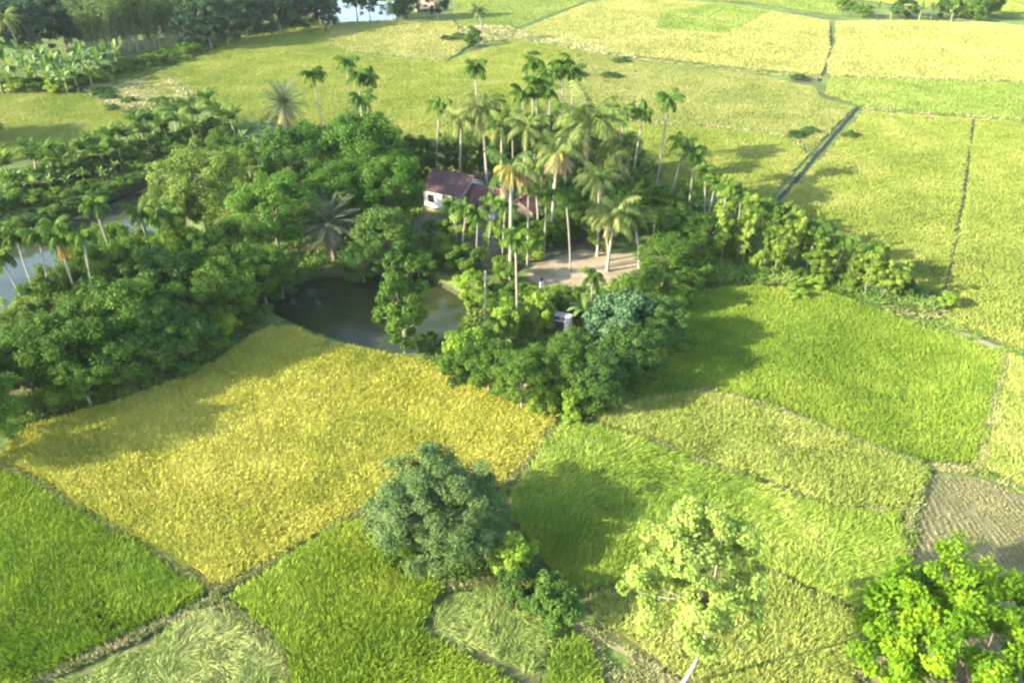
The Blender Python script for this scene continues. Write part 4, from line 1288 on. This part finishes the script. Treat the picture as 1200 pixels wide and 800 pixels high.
for x, y, h, t in ba:
    plant_palm('areca', x, y, h, t, 'tall areca palms around the homestead', s=1.25)
plant_palm('coco', 564, 128, 13, 'drooping coconut palm with a white trunk behind the white house', variant=0, s=1.15)
plant_palm('coco', 541, 140, 11.5, 'thin drooping coconut palm left of the white-trunked one behind the house', variant=2, s=.9)
for x, y, h, s_, v, t in [(588, 148, 12.5, .85, 2, 'coconut palm between the white-trunked one and the tight areca cluster'), (618, 150, 13, .9, 1, 'coconut palm directly below the tight areca cluster'),
                          (646, 168, 11.5, .8, 1, 'lower coconut palm below the right side of the tight areca cluster'), (664, 182, 10, .75, 2, 'lowest coconut palm left of the big one, over the dark trees'),
                          (726, 168, 10.5, .85, 0, 'coconut palm close on the right of the big one'), (626, 200, 9, .8, 1, 'coconut palm leaning over the rusty roof')]:
    plant_palm('coco', x, y, h, t, s=s_, variant=v)
b = G(673, 262)
plant_palm('coco', 690, 142, 14.5, 'big coconut palm with a curved pale trunk right of the houses', variant=1, s=1.4, rz=2.2)
b = G(598, 332)
plant_palm('coco_dying', 0, 0, height_at(b, 196), 'dying coconut palm with yellow and brown fronds in front of the houses', variant=0, s=1.15, base=b, rz=.4)
b = G(645, 288)
plant_palm('coco_dying', 0, 0, height_at(b, 176), 'yellowing coconut palm just behind the dying one by the houses', variant=1, s=1.05, base=b, rz=2.6)
b = G(700, 300)
plant_palm('coco', 0, 0, height_at(b, 212), 'feathery coconut palm rising from the back of the yard', variant=0, s=.85, base=b, rz=4.0)
b = G(668, 318)
plant_palm('areca', 0, 0, height_at(b, 240), 'thin areca palm standing in the pale yard', base=b)
b = G(618, 312)
plant_palm('areca', 0, 0, height_at(b, 226), 'thin areca palm at the left end of the pale yard', base=b)
plant_palm('coco_dying', 712, 188, 9, 'coconut palm with a brown hanging skirt right of the big coconut palm', variant=1, s=1.15)
plant_palm('coco_lean', 722, 250, 7.5, 'coconut palm with hanging fronds and a slanting trunk at the yard edge', variant=0, s=1.05)
plant_palm('coco_lean', 742, 252, 6.5, 'coconut palm with a bowed trunk at the right edge of the yard', variant=1, s=.9)
plant_palm('coco_lean', 704, 252, 6.0, 'short leaning coconut palm left of the one with the slanting trunk', variant=1, rz=2.6, s=.8)
for x, y, h, t in [(530, 246, 5.5, 'short areca palm just before the left half of the white wall'), (592, 246, 7.5, 'slender areca palm before the maroon roof'), (640, 236, 8, 'slender areca palm before the rusty roof'), (650, 178, 10, 'areca palm under the big coconut palm, left of its trunk'), (600, 140, 12.5, 'areca palm just left of the tight cluster behind the house'), (634, 148, 12.5, 'low areca palm below the tight cluster behind the house'),
                   (546, 250, 6.5, 'left areca palm of three leaning apart before the white house'), (560, 258, 6, 'middle areca palm of three leaning apart before the white house'),
                   (578, 242, 7, 'right areca palm of three leaning apart before the white house')]:
    plant_palm('areca', x, y, h, t, 'three areca palms before the white house', s=.95)
b = G(606, 400)
plant_palm('areca', 0, 0, height_at(b, 284), 'areca palm with a straight pale trunk in front of the yard', s=1.05, base=b)
plant_palm('areca', 583, 385, 3.2, 'small drooping areca palm among the bushes below the yard', s=.9)
plant_palm('areca', 694, 330, 5.2, 'small upright areca palm at the near edge of the yard', s=.9)

# bare pale pole of a dead palm
b = G(569, 388)
pm = palm_trunk(height_at(b, 318), .13, .09, (.1, .1), seed=5).mesh('dead_trunk', [M['bark_white']], True)
o = link('dead_palm_trunk', pm); o.location = b
tag(o, 'bare white palm trunk without a crown beside the pond', 'tree trunk')

# trees behind and beside the houses
hb = [('dark', 604, 164, 9, 3.6, 'dark leafy tree behind the dying coconut palm'), ('dark', 636, 156, 10, 3.6, 'dark leafy tree under the tight cluster of areca palms'), ('dark', 552, 176, 8, 3.0, 'dark tree under the left coconut palms behind the white house'),
      ('dark', 690, 184, 9, 3.4, 'dark tree in front of the curved coconut trunk'), ('dark', 720, 236, 6, 3.0, 'dark tree in shade at the back of the yard'), ('dark', 684, 254, 5, 2.6, 'low dark tree at the back of the yard'), ('dark', 734, 176, 7, 3.0, 'dark tree at the foot of the pair of areca palms'),
      ('grove', 706, 276, 3.6, 2.0, 'leafy bush in shade between yard and palms'),
      ('dark', 520, 178, 7, 3.0, 'dark tree directly behind the white house roof'), ('dark', 582, 184, 7, 3.2, 'dark tree behind the maroon roof'), ('dark', 650, 196, 8, 3.6, 'dark tree behind the rusty roof'),
      ('dark', 664, 232, 7, 3.2, 'dark tree in shade beside the rusty roof'), ('dark', 700, 216, 7, 3.4, 'dark tree behind the yard palms'), ('grove', 742, 222, 7, 3.2, 'mid green tree behind the yard palms'),
      ('grove', 770, 240, 6.5, 3.4, 'mid green tree at the right end of the yard'), ('grove', 796, 262, 6.5, 3.6, 'rounded green tree between the yard and the saplings'),
      ('dark', 756, 200, 5, 2.6, 'low dark tree below the pair of areca palms'), ('grove', 780, 300, 6.5, 3.4, 'dense green tree at the right edge of the yard'),
      ('shrub_light', 620, 282, 4, 2.2, 'bright leafy shrub in front of the houses'), ('shrub', 640, 270, 3.5, 2.0, 'green shrub beside the rusty roof'), ('shrub_light', 540, 262, 4, 2.2, 'light green shrub before the white wall'),
      ('shrub', 520, 288, 3.6, 2.2, 'green shrub on the pond slope below the white house'), ('shrub', 548, 300, 3.2, 2.2, 'green shrub at the foot of the three leaning areca palms'), ('shrub_dark', 500, 292, 3, 2.0, 'dark shrub at the far right shore of the pond'),
      ('shrub_light', 808, 224, 5, 2.4, 'bright tree-like shrub below the lowest areca palm'), ('grove', 824, 276, 6, 3.0, 'leafy tree at the left start of the sapling row'), ('shrub', 810, 316, 4, 2.4, 'green bush at the left corner of the big green plot')]
for k, x, y, h, r, t in hb:
    plant_tree(k, x, y, h, r, t, 'trees and shrubs around the houses')

# bushes between pond, yard and plots
yb = [('shrub_light', 585, 272, 4.5, 2.0, 'leafy shrub between the maroon roof and the long areca trunk'), ('shrub', 606, 262, 3.8, 2.2, 'green shrub against the rusty-roofed house'), ('shrub', 654, 268, 3.6, 2.2, 'green bush at the back left of the yard'), ('grove', 672, 246, 6, 2.8, 'leafy tree in shade just right of the rusty roof'),
      ('shrub', 512, 268, 2.6, 1.8, 'low green shrub on the shaded ground left of the leaning areca palms'), ('shrub', 596, 312, 3.4, 2.0, 'green shrub at the left end of the pale yard'), ('dark', 424, 302, 5, 2.8, 'low dark tree hanging over the far shore of the pond, right of the date palm'), ('dark', 326, 318, 5.5, 3.0, 'low dark tree hanging over the far left shore of the pond'),
      ('shrub_dark', 300, 366, 2.6, 1.8, 'low dark shrub at the left tip of the pond'), ('shrub', 490, 306, 3.2, 2.4, 'round green shrub at the far right corner of the pond'), ('shrub_dark', 468, 306, 2.6, 2.0, 'low dark shrub on the far shore of the pond'), ('shrub_light', 552, 330, 2.6, 1.9, 'light shrub on the right bank of the pond'),
      ('shrub_light', 548, 400, 4, 2.4, 'light green bush at the right shore of the pond'), ('grove', 572, 424, 6, 2.8, 'dense bush beneath the bare white trunk'), ('shrub_light', 590, 372, 5, 1.9, 'yellow-green bush behind the bare white trunk'),
      ('shrub_light', 632, 360, 5, 2.2, 'yellow-green bush left of the white shed'), ('grove', 612, 440, 6.5, 2.8, 'leafy tree with visible stems at the golden plot edge'), ('grove', 650, 430, 6, 2.8, 'leafy tree below the white shed'),
      ('shrub_light', 668, 462, 3.4, 1.8, 'bright bush at the lower tip of the homestead'), ('dark', 700, 440, 6, 3.0, 'dark tree in shade at the green plot corner'), ('dark', 742, 410, 6.5, 3.2, 'dark tree at the right flank of the homestead'),
      ('dark', 772, 376, 6, 3.2, 'dark rounded tree at the left corner of the big green plot'), ('shrub', 606, 346, 3.4, 2.0, 'green shrub at the yard edge below the houses'), ('shrub', 664, 350, 3.4, 2.0, 'green shrub at the near edge of the yard'),
      ('shrub_dark', 690, 464, 3, 1.8, 'dark shrub at the lower tip of the homestead'), ('shrub_light', 560, 350, 2.4, 1.8, 'low bright shrub on the bank left of the bare trunk'), ('shrub', 530, 424, 2.6, 1.6, 'green shrub at the corner of pond and golden plot'),
      ('shrub_dark', 500, 400, 2.0, 1.4, 'low dark shrub right of the cone-shaped pond tree'), ('grove', 760, 336, 5.5, 2.8, 'leafy tree right of the small upright areca palm'), ('shrub', 738, 336, 3.6, 2.0, 'green shrub under the slanting coconut palm'),
      ('shrub_light', 792, 346, 3.4, 1.8, 'bright shrub at the corner of the yard side and green plot'), ('dark', 668, 404, 4.5, 2.2, 'dark small tree just below the white shed'), ('shrub_light', 636, 470, 2.6, 1.3, 'low bright shrub on the golden plot edge'),
      ('shrub_dark', 535, 446, 1.0, 1.0, 'low dark heap at the edge of the golden plot')]
for k, x, y, h, r, t in yb:
    plant_tree(k, x, y, h, r, t, 'bushes and trees between pond, yard and plots')
plant_tree('bigblue', 728, 378, 6.5, 4.0, 'broad blue-green large-leaved shrub at the right of the white shed', cat='shrub')
for x, y, h, t in [(686, 362, 4.4, 'banana plant with upright leaves beside the white shed'), (700, 352, 4.2, 'banana plant between the white shed and the blue-green shrub'), (584, 398, 3.6, 'banana plant below the bare white trunk'),
                   (748, 200, 4, 'dark banana plant behind the yard palms'), (668, 196, 5, 'tall dark banana plant beside the big coconut trunk'), (810, 238, 4, 'bright banana plant at the start of the sapling row')]:
    plant_banana(x, y, h, t)

# saplings on the right
rs = random.Random(3)
def jitter_row(n, x0, dx, y0, ky, h0, kh):
    out = []
    for i in range(n):
        x = x0 + dx * i + rs.uniform(-9, 9); y = y0 + (x - x0) * ky + rs.uniform(-9, 6)
        out.append((x, y, h0 - (x - x0) / 200 * kh + rs.uniform(-1.6, 1.2), rs.uniform(.85, 1.3)))
    return sorted(out)


for i, (x, y, h, r) in enumerate(jitter_row(15, 846, 14.0, 314, .185, 9.4, 4.2)):
    plant_tree('sapling', 0, 0, h, r, 'slim light green sapling in the front line by the green plot, %s from the left' % ORD[i], 'saplings in the front line', base=G(x, y))
for i, (x, y, h, r) in enumerate(jitter_row(11, 836, 19.0, 288, .225, 8.5, 3.4)):
    plant_tree('sapling', 0, 0, h, r, 'slim green sapling in the back line by the far plot, %s from the left' % ORD[i], 'saplings in the back line', base=G(x, y))
for i in range(10):
    x = 828 + 21.5 * i + rs.uniform(-6, 6); y = 306 + (x - 832) * .20 + rs.uniform(-8, 8)
    plant_tree('shrub' if i % 3 else 'shrub_light', 0, 0, rs.uniform(1.6, 3.4), rs.uniform(1.0, 1.7), 'low green understorey bush beneath the saplings, %s from the left' % ORD[i], 'understorey bushes beneath the saplings', cat='shrub', base=G(x, y))
for i, (x, y, h) in enumerate([(826, 206, 7.5), (838, 218, 7), (852, 226, 7.5), (868, 236, 6.5), (884, 244, 7), (906, 250, 6), (932, 262, 6), (958, 272, 5.5), (990, 288, 5), (1022, 300, 4.5)]):
    plant_palm('areca', x, y, h, 'slender areca palm standing among the saplings on the right, %s from the left' % ORD[i], 'areca palms among the saplings', s=.95)
plant_tree('shrub_dark', 1066, 338, 2.6, 1.2, 'small dark bush beyond the right end of the saplings', cat='shrub')
plant_tree('shrub_light', 1110, 350, 2.0, 1.2, 'small bright bush at the bend of the track', cat='shrub')
plant_tree('shrub_light', 934, 340, 1.6, 1.4, 'low yellowish bush at the front of the sapling row', cat='shrub')


# ------------------------------------------------------------------ houses
def corrugated(mb, p00, p10, p01, p11, pitch=.42, amp=.04, thick=.03):
    """a sheet with ribs running from the 0-edge (eave) to the 1-edge (ridge); pij = corner at eave/ridge i, left/right j"""
    p00, p10, p01, p11 = [np.array(p, float) for p in (p00, p10, p01, p11)]
    w = np.linalg.norm(p01 - p00)
    n = max(4, int(w / pitch * 4))
    nrm = np.cross(p01 - p00, p10 - p00); nrm /= np.linalg.norm(nrm)
    if nrm[2] < 0: nrm = -nrm
    V = []
    for i in range(n + 1):
        t = i / n
        off = nrm * amp * math.sin(i * PI / 2)
        a = p00 + (p01 - p00) * t; b = p10 + (p11 - p10) * t
        V += [a + off, b + off, a + off - nrm * thick, b + off - nrm * thick]
    F = []
    for i in range(n):
        o = i * 4; q = o + 4
        F += [(o, q, q + 1, o + 1), (o + 2, o + 3, q + 3, q + 2), (o, o + 2, q + 2, q), (o + 1, q + 1, q + 3, o + 3)]
    F += [(0, 1, 3, 2), (n * 4, n * 4 + 2, n * 4 + 3, n * 4 + 1)]
    mb.add(V, F)


def house(name, label, loc, rz, Lx, Ly, wh, rh, wallm, roofm, over=.45, door_x=.0, windows=(), cat='house', porch=False):
    o = empty(name, loc, rz)
    tag(o, label, cat)
    w = MB(); t = .2
    # walls with gable ends (ridge along local x)
    w.box((0, -Ly / 2 + t / 2, wh / 2), (Lx, t, wh)); w.box((0, Ly / 2 - t / 2, wh / 2), (Lx, t, wh))
    w.box((-Lx / 2 + t / 2, 0, wh / 2), (t, Ly - 2 * t, wh)); w.box((Lx / 2 - t / 2, 0, wh / 2), (t, Ly - 2 * t, wh))
    for sx in (-1, 1):
        x0 = sx * (Lx / 2 - t); x1 = sx * (Lx / 2 - .005)
        y = Ly / 2 - .06; z0 = wh + .002
        V = [(x0, -y, z0), (x0, y, z0), (x0, 0, wh + rh - .08), (x1, -y, z0), (x1, y, z0), (x1, 0, wh + rh - .08)]
        w.add(V, [(0, 2, 1), (3, 4, 5)]); w.add(V, [(0, 3, 5, 2), (1, 2, 5, 4), (0, 1, 4, 3)])
    link('wall', w.mesh('wall', [wallm]), o)
    pl = MB(); pl.box((0, -.2, .12), (Lx + .5, Ly + .9, .24)); link('plinth', pl.mesh('plinth', [M['path_soil']]), o)
    r = MB()
    sl = rh / (Ly / 2)
    ye = Ly / 2 + over; ze = wh - sl * over + .06
    xr = Lx / 2 + over * .8
    corrugated(r, (-xr, -ye, ze), (-xr, 0, wh + rh + .06), (xr, -ye, ze), (xr, 0, wh + rh + .06))
    corrugated(r, (xr, ye, ze), (xr, .0, wh + rh + .06), (-xr, ye, ze), (-xr, .0, wh + rh + .06))
    ro = link('roof', r.mesh('roof', [roofm]), o)
    rc = MB(); rc.tube([(-xr, 0, wh + rh + .07), (xr, 0, wh + rh + .07)], [.10, .10], 8)
    link('ridge_cap', rc.mesh('ridge_cap', [roofm]), ro)
    d = MB(); d.box((door_x, -Ly / 2 - .012, 1.2), (.95, .05, 1.9)); dd = link('door', d.mesh('door', [M['wood_dark']]), o)
    f = MB()
    for s in (-1, 1): f.box((door_x + s * .53, -Ly / 2 - .03, 1.22), (.09, .09, 1.98))
    f.box((door_x, -Ly / 2 - .03, 2.26), (1.15, .09, .09)); link('door_frame', f.mesh('door_frame', [M['wood_dark']]), dd)
    for wx in windows:
        wi = MB(); wi.box((wx, -Ly / 2 - .008, 1.55), (.85, .04, 1.0)); wo = link('window', wi.mesh('window', [M['glass_dark']]), o)
        fr = MB()
        for s in (-1, 1): fr.box((wx + s * .46, -Ly / 2 - .03, 1.55), (.07, .08, 1.14)); fr.box((wx, -Ly / 2 - .031, 1.55 + s * .535), (.85, .08, .07))
        for k in range(3): fr.box((wx - .25 + k * .25, -Ly / 2 - .034, 1.55), (.025, .03, 1.0))
        link('frame', fr.mesh('frame', [M['wood_dark']]), wo)
    return o


hp = G(530, 238, 0)
house('white_house', 'whitewashed house with a dark brown ribbed tin roof left of the palms', (-8.4, 110.0, 0), math.radians(-27), 6.2, 6.4, 2.9, 1.7, M['wall_white'], M['tin_dark'], windows=(-1.9,), door_x=.6)
house('maroon_house', 'smaller white-walled house with a maroon tin roof, between the white house and the dying palm', (-3.3, 107.0, 0), math.radians(-27), 4.6, 5.4, 2.3, 1.3, M['wall_white'], M['tin_red'], windows=(1.2,), door_x=-.6)
house('rusty_house', 'low clay-walled house with a pinkish rusty tin roof behind the dying palm', (2.3, 105.0, 0), math.radians(58), 5.2, 4.4, 2.2, 1.2, M['wall_clay'], M['tin_rust'], windows=(1.4,), door_x=-.4)
p = G(660, 394)
house('white_shed', 'tiny white latrine shed with a grey tin roof among the bushes', (p.x, p.y + .8, 0), math.radians(-20), 1.6, 1.5, 1.9, .4, M['wall_white'], M['tin_grey'], over=.2, door_x=-.25, cat='shed')
p = G(497, 15)
house('thatched_hut', 'far hut with a pinkish thatched roof at the top edge', (p.x, p.y + 2, 0), math.radians(15), 5.0, 4.0, 1.6, 1.8, M['wall_clay'], M['thatch'], over=.6, door_x=0, cat='hut')


# ------------------------------------------------------------------ person in the yard
def person(loc, rz):
    o = empty('person', loc, rz)
    tag(o, 'small person in dark top and pale trousers standing at the near edge of the yard', 'person')
    J = [((0, 0, .92), .125), ((0, 0, 1.12), .12), ((0, 0, 1.34), .145), ((0, 0, 1.46), .07), ((0, -.01, 1.52), .06), ((0, -.02, 1.62), .095), ((0, -.01, 1.70), .075),
         ((.17, 0, 1.40), .06), ((.23, .02, 1.14), .045), ((.24, -.05, .92), .035), ((.245, -.07, .84), .03),
         ((-.17, 0, 1.40), .06), ((-.23, .02, 1.14), .045), ((-.24, -.05, .92), .035), ((-.245, -.07, .84), .03),
         ((.10, 0, .84), .095), ((.11, -.02, .48), .065), ((.11, .02, .09), .042), ((.115, -.12, .045), .035),
         ((-.10, 0, .84), .095), ((-.11, -.02, .48), .065), ((-.11, .02, .09), .042), ((-.115, -.12, .045), .035)]
    E = [(0, 1), (1, 2), (2, 3), (3, 4), (4, 5), (5, 6), (2, 7), (7, 8), (8, 9), (9, 10), (2, 11), (11, 12), (12, 13), (13, 14), (0, 15), (15, 16), (16, 17), (17, 18), (0, 19), (19, 20), (20, 21), (21, 22)]

    def skin(name, sel, grow_, mat, sub=1):
        idx = sorted(set(sum(([a, b] for a, b in sel), [])))
        me = bpy.data.meshes.new(name)
        me.from_pydata([J[i][0] for i in idx], [(idx.index(a), idx.index(b)) for a, b in sel], [])
        ob = bpy.data.objects.new(name, me); C.objects.link(ob)
        ob.modifiers.new('skin', 'SKIN')
        for k, i in enumerate(idx):
            r = J[i][1] + grow_
            me.skin_vertices[0].data[k].radius = (r, r * .85)
        me.skin_vertices[0].data[0].use_root = True
        s = ob.modifiers.new('sub', 'SUBSURF'); s.levels = sub; s.render_levels = sub
        me.materials.append(mat)
        dg = bpy.context.evaluated_depsgraph_get()
        m2 = bpy.data.meshes.new_from_object(ob.evaluated_get(dg))
        bpy.data.objects.remove(ob)
        r = link(name, m2, o)
        return r
    skin('body', E, 0, M['skin'])
    skin('shirt', [(0, 1), (1, 2), (2, 7), (7, 8), (2, 11), (11, 12)], .022, M['cloth_navy'])
    skin('trousers', [(0, 15), (15, 16), (16, 17), (0, 19), (19, 20), (20, 21)], .024, M['cloth_white'])
    hb_ = MB()
    V = []; F = []
    for i, u in enumerate(np.linspace(.02, 1.75, 6)):
        for k in range(10):
            w = 2 * PI * k / 10
            V.append((.105 * math.sin(u) * math.cos(w), .015 + .112 * math.sin(u) * math.sin(w), 1.645 + .115 * math.cos(u)))
    F = [(i * 10 + k, i * 10 + (k + 1) % 10, (i + 1) * 10 + (k + 1) % 10, (i + 1) * 10 + k) for i in range(5) for k in range(10)]
    hb_.add(V, F); link('hair', hb_.mesh('hair', [M['hair']], True), o)
    return o


p = G(634, 338)
person((p.x, p.y, .012), .5)

# ------------------------------------------------------------------ camera, light, render
cam = bpy.data.cameras.new('camera')
cam.sensor_width = 36
cam.lens = FPX / 1200 * 36
cam.clip_end = 6000
co = bpy.data.objects.new('camera', cam); C.objects.link(co)
co.location = (0, 0, CAM_H); co.rotation_euler = (PI / 2 - PITCH, 0, 0)
S.camera = co

SUN_EL = math.radians(24)
SH_AZ = math.radians(19)          # shadows run this way from +x towards +y
sx, sy = -math.cos(SH_AZ), -math.sin(SH_AZ)
w = bpy.data.worlds.new('World'); S.world = w; w.use_nodes = True
nt = w.node_tree
bg = nt.nodes['Background']
sky = nt.nodes.new('ShaderNodeTexSky'); sky.sky_type = 'NISHITA'; sky.sun_disc = False
sky.sun_elevation = SUN_EL
sky.sun_rotation = math.atan2(sx, sy)
sky.air_density = 1.0; sky.dust_density = 1.0
nt.links.new(sky.outputs[0], bg.inputs['Color']); bg.inputs['Strength'].default_value = .15
L = bpy.data.lights.new('sun', 'SUN'); L.energy = 3.6; L.angle = math.radians(.55); L.color = (1.0, .94, .76)
lo = bpy.data.objects.new('sun', L); C.objects.link(lo)
d = Vector((sx * math.cos(SUN_EL), sy * math.cos(SUN_EL), math.sin(SUN_EL)))
lo.rotation_euler = d.to_track_quat('Z', 'Y').to_euler(); lo.location = d * 200

HAZE = 0.00006
if HAZE:
    mb = MB(); mb.box((0, 1700, 27), (6400, 4800, 64))
    m, hn, ho = new_mat('haze_air')
    pv = hn.nodes.new('ShaderNodeVolumePrincipled')
    pv.inputs['Color'].default_value = (.93, .96, 1.0, 1); pv.inputs['Density'].default_value = HAZE
    pv.inputs['Anisotropy'].default_value = 0.0
    hn.links.new(pv.outputs[0], ho.inputs['Volume'])
    tag(link('haze', mb.mesh('haze', [m])), 'thin pale haze over the fields', 'haze', None, 'stuff')
S.view_settings.view_transform = 'Standard'
S.view_settings.look = 'None'
S.view_settings.exposure = 2.5
S.view_settings.gamma = 1
S.view_settings.use_curve_mapping = False
cy = S.cycles
cy.max_bounces = 6; cy.diffuse_bounces = 3; cy.glossy_bounces = 2; cy.transmission_bounces = 3; cy.transparent_max_bounces = 4
cy.filter_width = 2.4
cy.use_denoising = True
